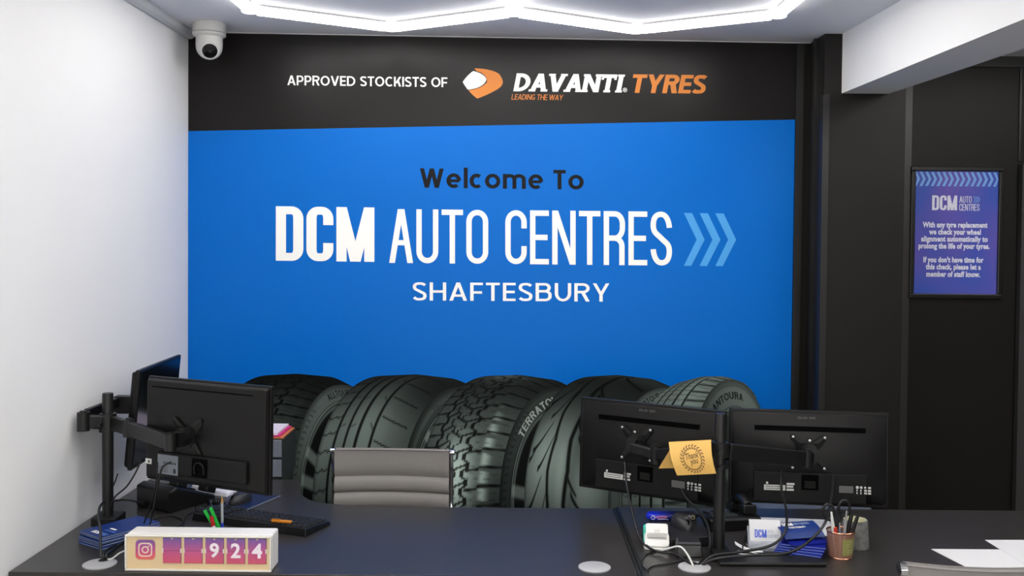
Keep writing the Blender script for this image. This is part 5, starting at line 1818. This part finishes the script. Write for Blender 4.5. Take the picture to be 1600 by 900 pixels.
cup_pen('ballpoint_pen', 'short red capped pen in the copper pen cup', -.010, 1305, 824, .0055, (('barrel', 0, .7, 1, 1, m_bk), ('cap', .7, 1, 1.1, 1, m_rd)), -.012)
cup_pen('ballpoint_pen', 'thin blue grey pen beside the red capped pen', -.002, 1312, 817, .0036, (('barrel', 0, .8, 1, 1, mat('pen_slate', (110, 124, 150), .4, var=0)), ('button', .8, 1, .6, .5, m_gr)), -.014)
# scissors
sb_ = CUP + Vector((-.004, .012, .01))
t = thing('scissors', 'black handled scissors standing handles up in the copper cup', 'scissors', sb_, world=True)
hL, hR = at_y(1297, 800, CUP.y + .012), at_y(1316, 794, CUP.y + .012)
piv = at_y(1308, 826, CUP.y + .012)
MB().bar(sb_, piv, .003, .012).build('blade', m_screw, t)
MB().bar(sb_ + Vector((.006, .004, 0)), piv + Vector((0, .004, 0)), .003, .012).build('blade', m_screw, t)
for hcen, sgn in ((hL, -1), (hR, 1)):
    pts = [hcen + Vector((.017 * math.cos(a_) + sgn * .006, 0, .024 * math.sin(a_))) for a_ in [2 * math.pi * k / 14 for k in range(14)]]
    MB().tube(pts, .0042, 8, smooth=0, closed=True).tube([piv, (piv + hcen) / 2 + Vector((sgn * .004, 0, -.006)), hcen + Vector((sgn * .0, 0, -.024))], .0045, 8).build('handle', m_bk, t, smooth=True)
# concrete cup behind
p0 = D(1345, 861)
t = thing('concrete_cup', 'mottled grey concrete cup with a cream inside behind the pen cup', 'cup', (p0.x - .004, p0.y + .045, DESK))
cz = at_y(1345, 811, p0.y + .045).z - DESK
MB().lathe([(0, 0), (.043, 0), (.044, .003), (.038, cz), (.0345, cz)], 40, cap=False).build('wall', mat('concrete', (118, 118, 116), .8, var=.8, nscale=60, bump=.2, bscale=120), t, smooth=True)
MB().lathe([(.0345, cz), (.0375, .012), (0, .010)], 40, cap=False).build('lining', mat('cream_glaze', (206, 204, 170), .4, var=.03), t, smooth=True)
# white sheets at the right edge
for (q, lab) in (([(1512, 888), (1650, 888), (1600, 859.5), (1455, 858.5)], 'blank white paper sheet nearer to the grey ribbed chair at the desk edge'), ([(1597, 881), (1700, 880), (1650, 845), (1539, 845)], 'blank white paper sheet at the right edge of the photo')):
    v = [D(*p_) for p_ in q]
    zp = .0004 if q[0][0] < 1590 else .0018
    mb = MB().prism([(u.x, u.y) for u in v], XY, DESK + zp, DESK + zp + .0012)
    tag(mb.build('paper_sheet', m_pap), lab, 'paper', 'loose paper sheets')

# ================================================================ thank you card hung over the monitor arm
m_kr = mat('kraft_card', (222, 176, 92), .6, var=.04, nscale=50, bump=.04, bscale=400)
YC_ = 2.885
tl_, tr_, br_, bl_ = at_y(1045, 691, YC_), at_y(1111, 687.5, YC_), at_y(1119, 740, YC_ - .02), at_y(1058, 743, YC_ - .02)
t = thing('thank_you_card', 'kraft brown thank you card hanging over the monitor arm', 'card', (tl_ + br_) / 2, world=True)
def card_pt(u, v):                 # u right, v down
    p_ = (tl_ * (1 - u) + tr_ * u) * (1 - v) + (bl_ * (1 - u) + br_ * u) * v
    return p_ + Vector((-.006, -.010, 0)) * math.sin(math.pi * v) 
vs, fs = [], []
n = 10
for th in (0, .0008):
    for i in range(n + 1):
        for k in range(n + 1):
            vs.append(card_pt(k / n, i / n) + Vector((0, th, 0)))
m1 = (n + 1) ** 2
for i in range(n):
    for k in range(n):
        a_ = i * (n + 1) + k
        fs.append((a_, a_ + n + 1, a_ + n + 2, a_ + 1))
        fs.append((m1 + a_, m1 + a_ + 1, m1 + a_ + n + 2, m1 + a_ + n + 1))
front = MB().add(vs, fs).build('front_leaf', m_kr, t, smooth=True)
b0_, b1_, b2_, b3_ = at_y(1052, 694, 2.995), at_y(1112, 690, 2.985), at_y(1100, 730, 3.0), at_y(1029, 732, 3.01)
MB().hexa([b3_, b2_, b1_, b0_], [v + Vector((0, .001, 0)) for v in (b3_, b2_, b1_, b0_)]).build('back_leaf', m_kr, t)
MB().hexa([tl_, tr_, b1_, b0_], [v + Vector((0, 0, .001)) for v in (tl_, tr_, b1_, b0_)]).build('fold', m_kr, t)
m_br = mat('print_brown', (92, 62, 34), .6, var=0)
up_n = (card_pt(.5, .6) - card_pt(.5, .4))
off_ = Vector((0, -.0009, 0))
def leaf(mb, u, v, ang, l_, w_):
    c_, s_ = math.cos(ang), math.sin(ang)
    pts = [(0, 0), (.5, .5), (1, 0), (.5, -.5)]
    mb.poly([card_pt(u + (a_ * l_ * c_ - b_ * w_ * s_) * .72, v + (a_ * l_ * s_ + b_ * w_ * c_)) + off_ for a_, b_ in pts][::1])
wr = MB()
for k in range(24):
    a_ = 2 * math.pi * k / 24
    u, v = .51 + .245 * math.cos(a_), .52 + .36 * math.sin(a_)
    leaf(wr, u, v, a_ + math.pi / 2 + .7, .12, .042)
    leaf(wr, u, v, a_ + math.pi / 2 - .7, .12, .042)
wr.build('wreath', m_br, front)['kind'] = 'stuff'
for txt, sz, vv, uu in (('Thank', .21, .50, .50), ('you', .21, .66, .54)):
    v_, f_ = text_mesh(txt, sz, bold=.002)
    MB().add([card_pt(uu + a_ * .62 + b_ * .05, vv - b_ * 1.25 - a_ * .12) + off_ for a_, b_ in v_], f_).build('lettering', m_br, front)

# ================================================================ cables
m_cab = mat('cable_black', (14, 14, 14), .42, var=0)
m_cabw = mat('cable_white', (220, 220, 216), .45, var=0)
def cable(label, pts, r=.0042, m=None, n=8):
    P = []
    for p_ in pts:
        if len(p_) == 3 and p_[2] == 'd':
            v = at_z(p_[0], p_[1], DESK + r + .0005)
        elif len(p_) == 3:
            v = at_y(*p_)
            v.z = max(v.z, DESK + r + .0005)
        P.append(v)
    return tag(MB().tube(P, r, n, 8).build('cable', m or m_cab, None, smooth=True), label, 'cable', 'black cables' if m is None else None)
cable('black cable looping from the thank you card monitor past the desk seam', [(976, 722, 3.30), (979, 755, 3.24), (988, 800, 3.10), (1000, 840, 2.98), (1022, 860, 2.90), (1055, 866, 2.86), (1077, 880, 2.80), (1082, 887, 2.79)])
cable('black cable curving down behind the card reader mouse to the grommet', [(1058, 745, 3.22), (1070, 775, 3.18), (1095, 802, 3.08), (1108, 830, 2.98), (1108, 860, 2.90), (1098, 880, 2.83), (1091, 887, 2.79)])
cable('black cable hanging in front of the business cards', [(1221, 735, 3.23), (1221, 765, 3.20), (1229, 800, 3.00), (1226, 832, 2.88), (1205, 852, 2.84), (1160, 862, 2.81), (1115, 868, 2.80), (1096, 884, 2.79)])
cable('black cable hanging in front of the open navy leaflet', [(1302, 740, 3.19), (1299, 775, 3.04), (1290, 815, 2.88), (1265, 845, 2.80), (1230, 864, 2.78), (1170, 868, 2.78), (1120, 873, 2.78), (1097, 886, 2.79)])
cable('thin black lead running from the card reader dock to the grommet', [(1024, 861, 'd'), (1008, 868, 'd'), (1003, 882, 'd'), (1013, 893, 'd')], .0022)
cable('thin black lead lying along the desk before the card reader', [(1012, 890, 'd'), (1022, 884, 'd'), (1050, 880, 'd'), (1075, 876, 'd'), (1083, 884, 'd')], .0020)
cable('white lead plugged into the card reader dock', [(1030, 862, 2.90), (1045, 857, 2.86), (1062, 854, 2.83), (1074, 866, 2.80), (1083, 884, 2.78)], .0028, m_cabw)
cable('thin black mouse lead between box and reader', [(1052, 849, 3.0), (1046, 856, 2.97), (1030, 861, 2.95), (1016, 866, 2.93)], .0016)
cable('short black cable crossing the base of the right pole', [(1100, 880, 2.82), (1130, 874, 2.84), (1160, 872, 2.86), (1190, 871, 2.87)], .0036)
# left side
cable('black cable rising from the left grommet beside the navy leaflets', [(158, 878, 2.80), (157, 855, 2.82), (157, 830, 2.86), (154, 808, 2.90), (156, 792, 3.05), (163, 784, 3.12)], .0042)
cable('second black cable entering the left grommet', [(163, 880, 2.79), (168, 866, 2.80), (180, 856, 'd'), (195, 846, 'd')], .0042)
cable('third black cable bending into the left grommet', [(160, 880, 2.79), (164, 862, 2.81), (182, 850, 'd'), (200, 838, 'd')], .0036)
cable('thin white lead curving into the left grommet', [(166, 881, 2.79), (176, 872, 2.79), (187, 864, 2.80), (197, 860, 2.82)], .0022, m_cabw)
cable('black cable hanging from the wall side monitor screen', [(222, 716, 3.16), (212, 738, 3.14), (198, 760, 3.13), (180, 776, 3.12), (172, 792, 3.12)], .0030)
cable('short black cable beside the left pole', [(184, 740, 3.19), (180, 752, 3.19), (174, 766, 3.19)], .0022)
cable('black power cable drooping from the sticker of the left monitor', [(268, 722, 2.93), (254, 730, 2.92), (248, 752, 2.92), (243, 780, 2.93), (237, 808, 2.95), (233, 825, 'd')], .0030)
cable('black cable hanging left of the silver sticker on the left monitor', [(246, 722, 2.95), (245, 748, 2.95), (240, 775, 2.96), (231, 800, 2.97), (225, 818, 2.98)], .0026)
cable('black cable looped on the desk behind the navy leaflets', [(240, 812, 'd'), (262, 806, 'd'), (284, 812, 'd'), (280, 822, 'd'), (252, 824, 'd'), (240, 820, 'd')], .0022)
cable('thin black lead snaking from phone to keyboard', [(340, 797, 'd'), (310, 798, 'd'), (292, 806, 'd'), (288, 816, 'd'), (286, 826, 'd')], .0020)
cable('black cable between left pole and desk phone', [(176, 783, 3.14), (195, 781, 3.12), (215, 784, 3.11), (226, 788, 'd'), (240, 790, 'd')], .0036)
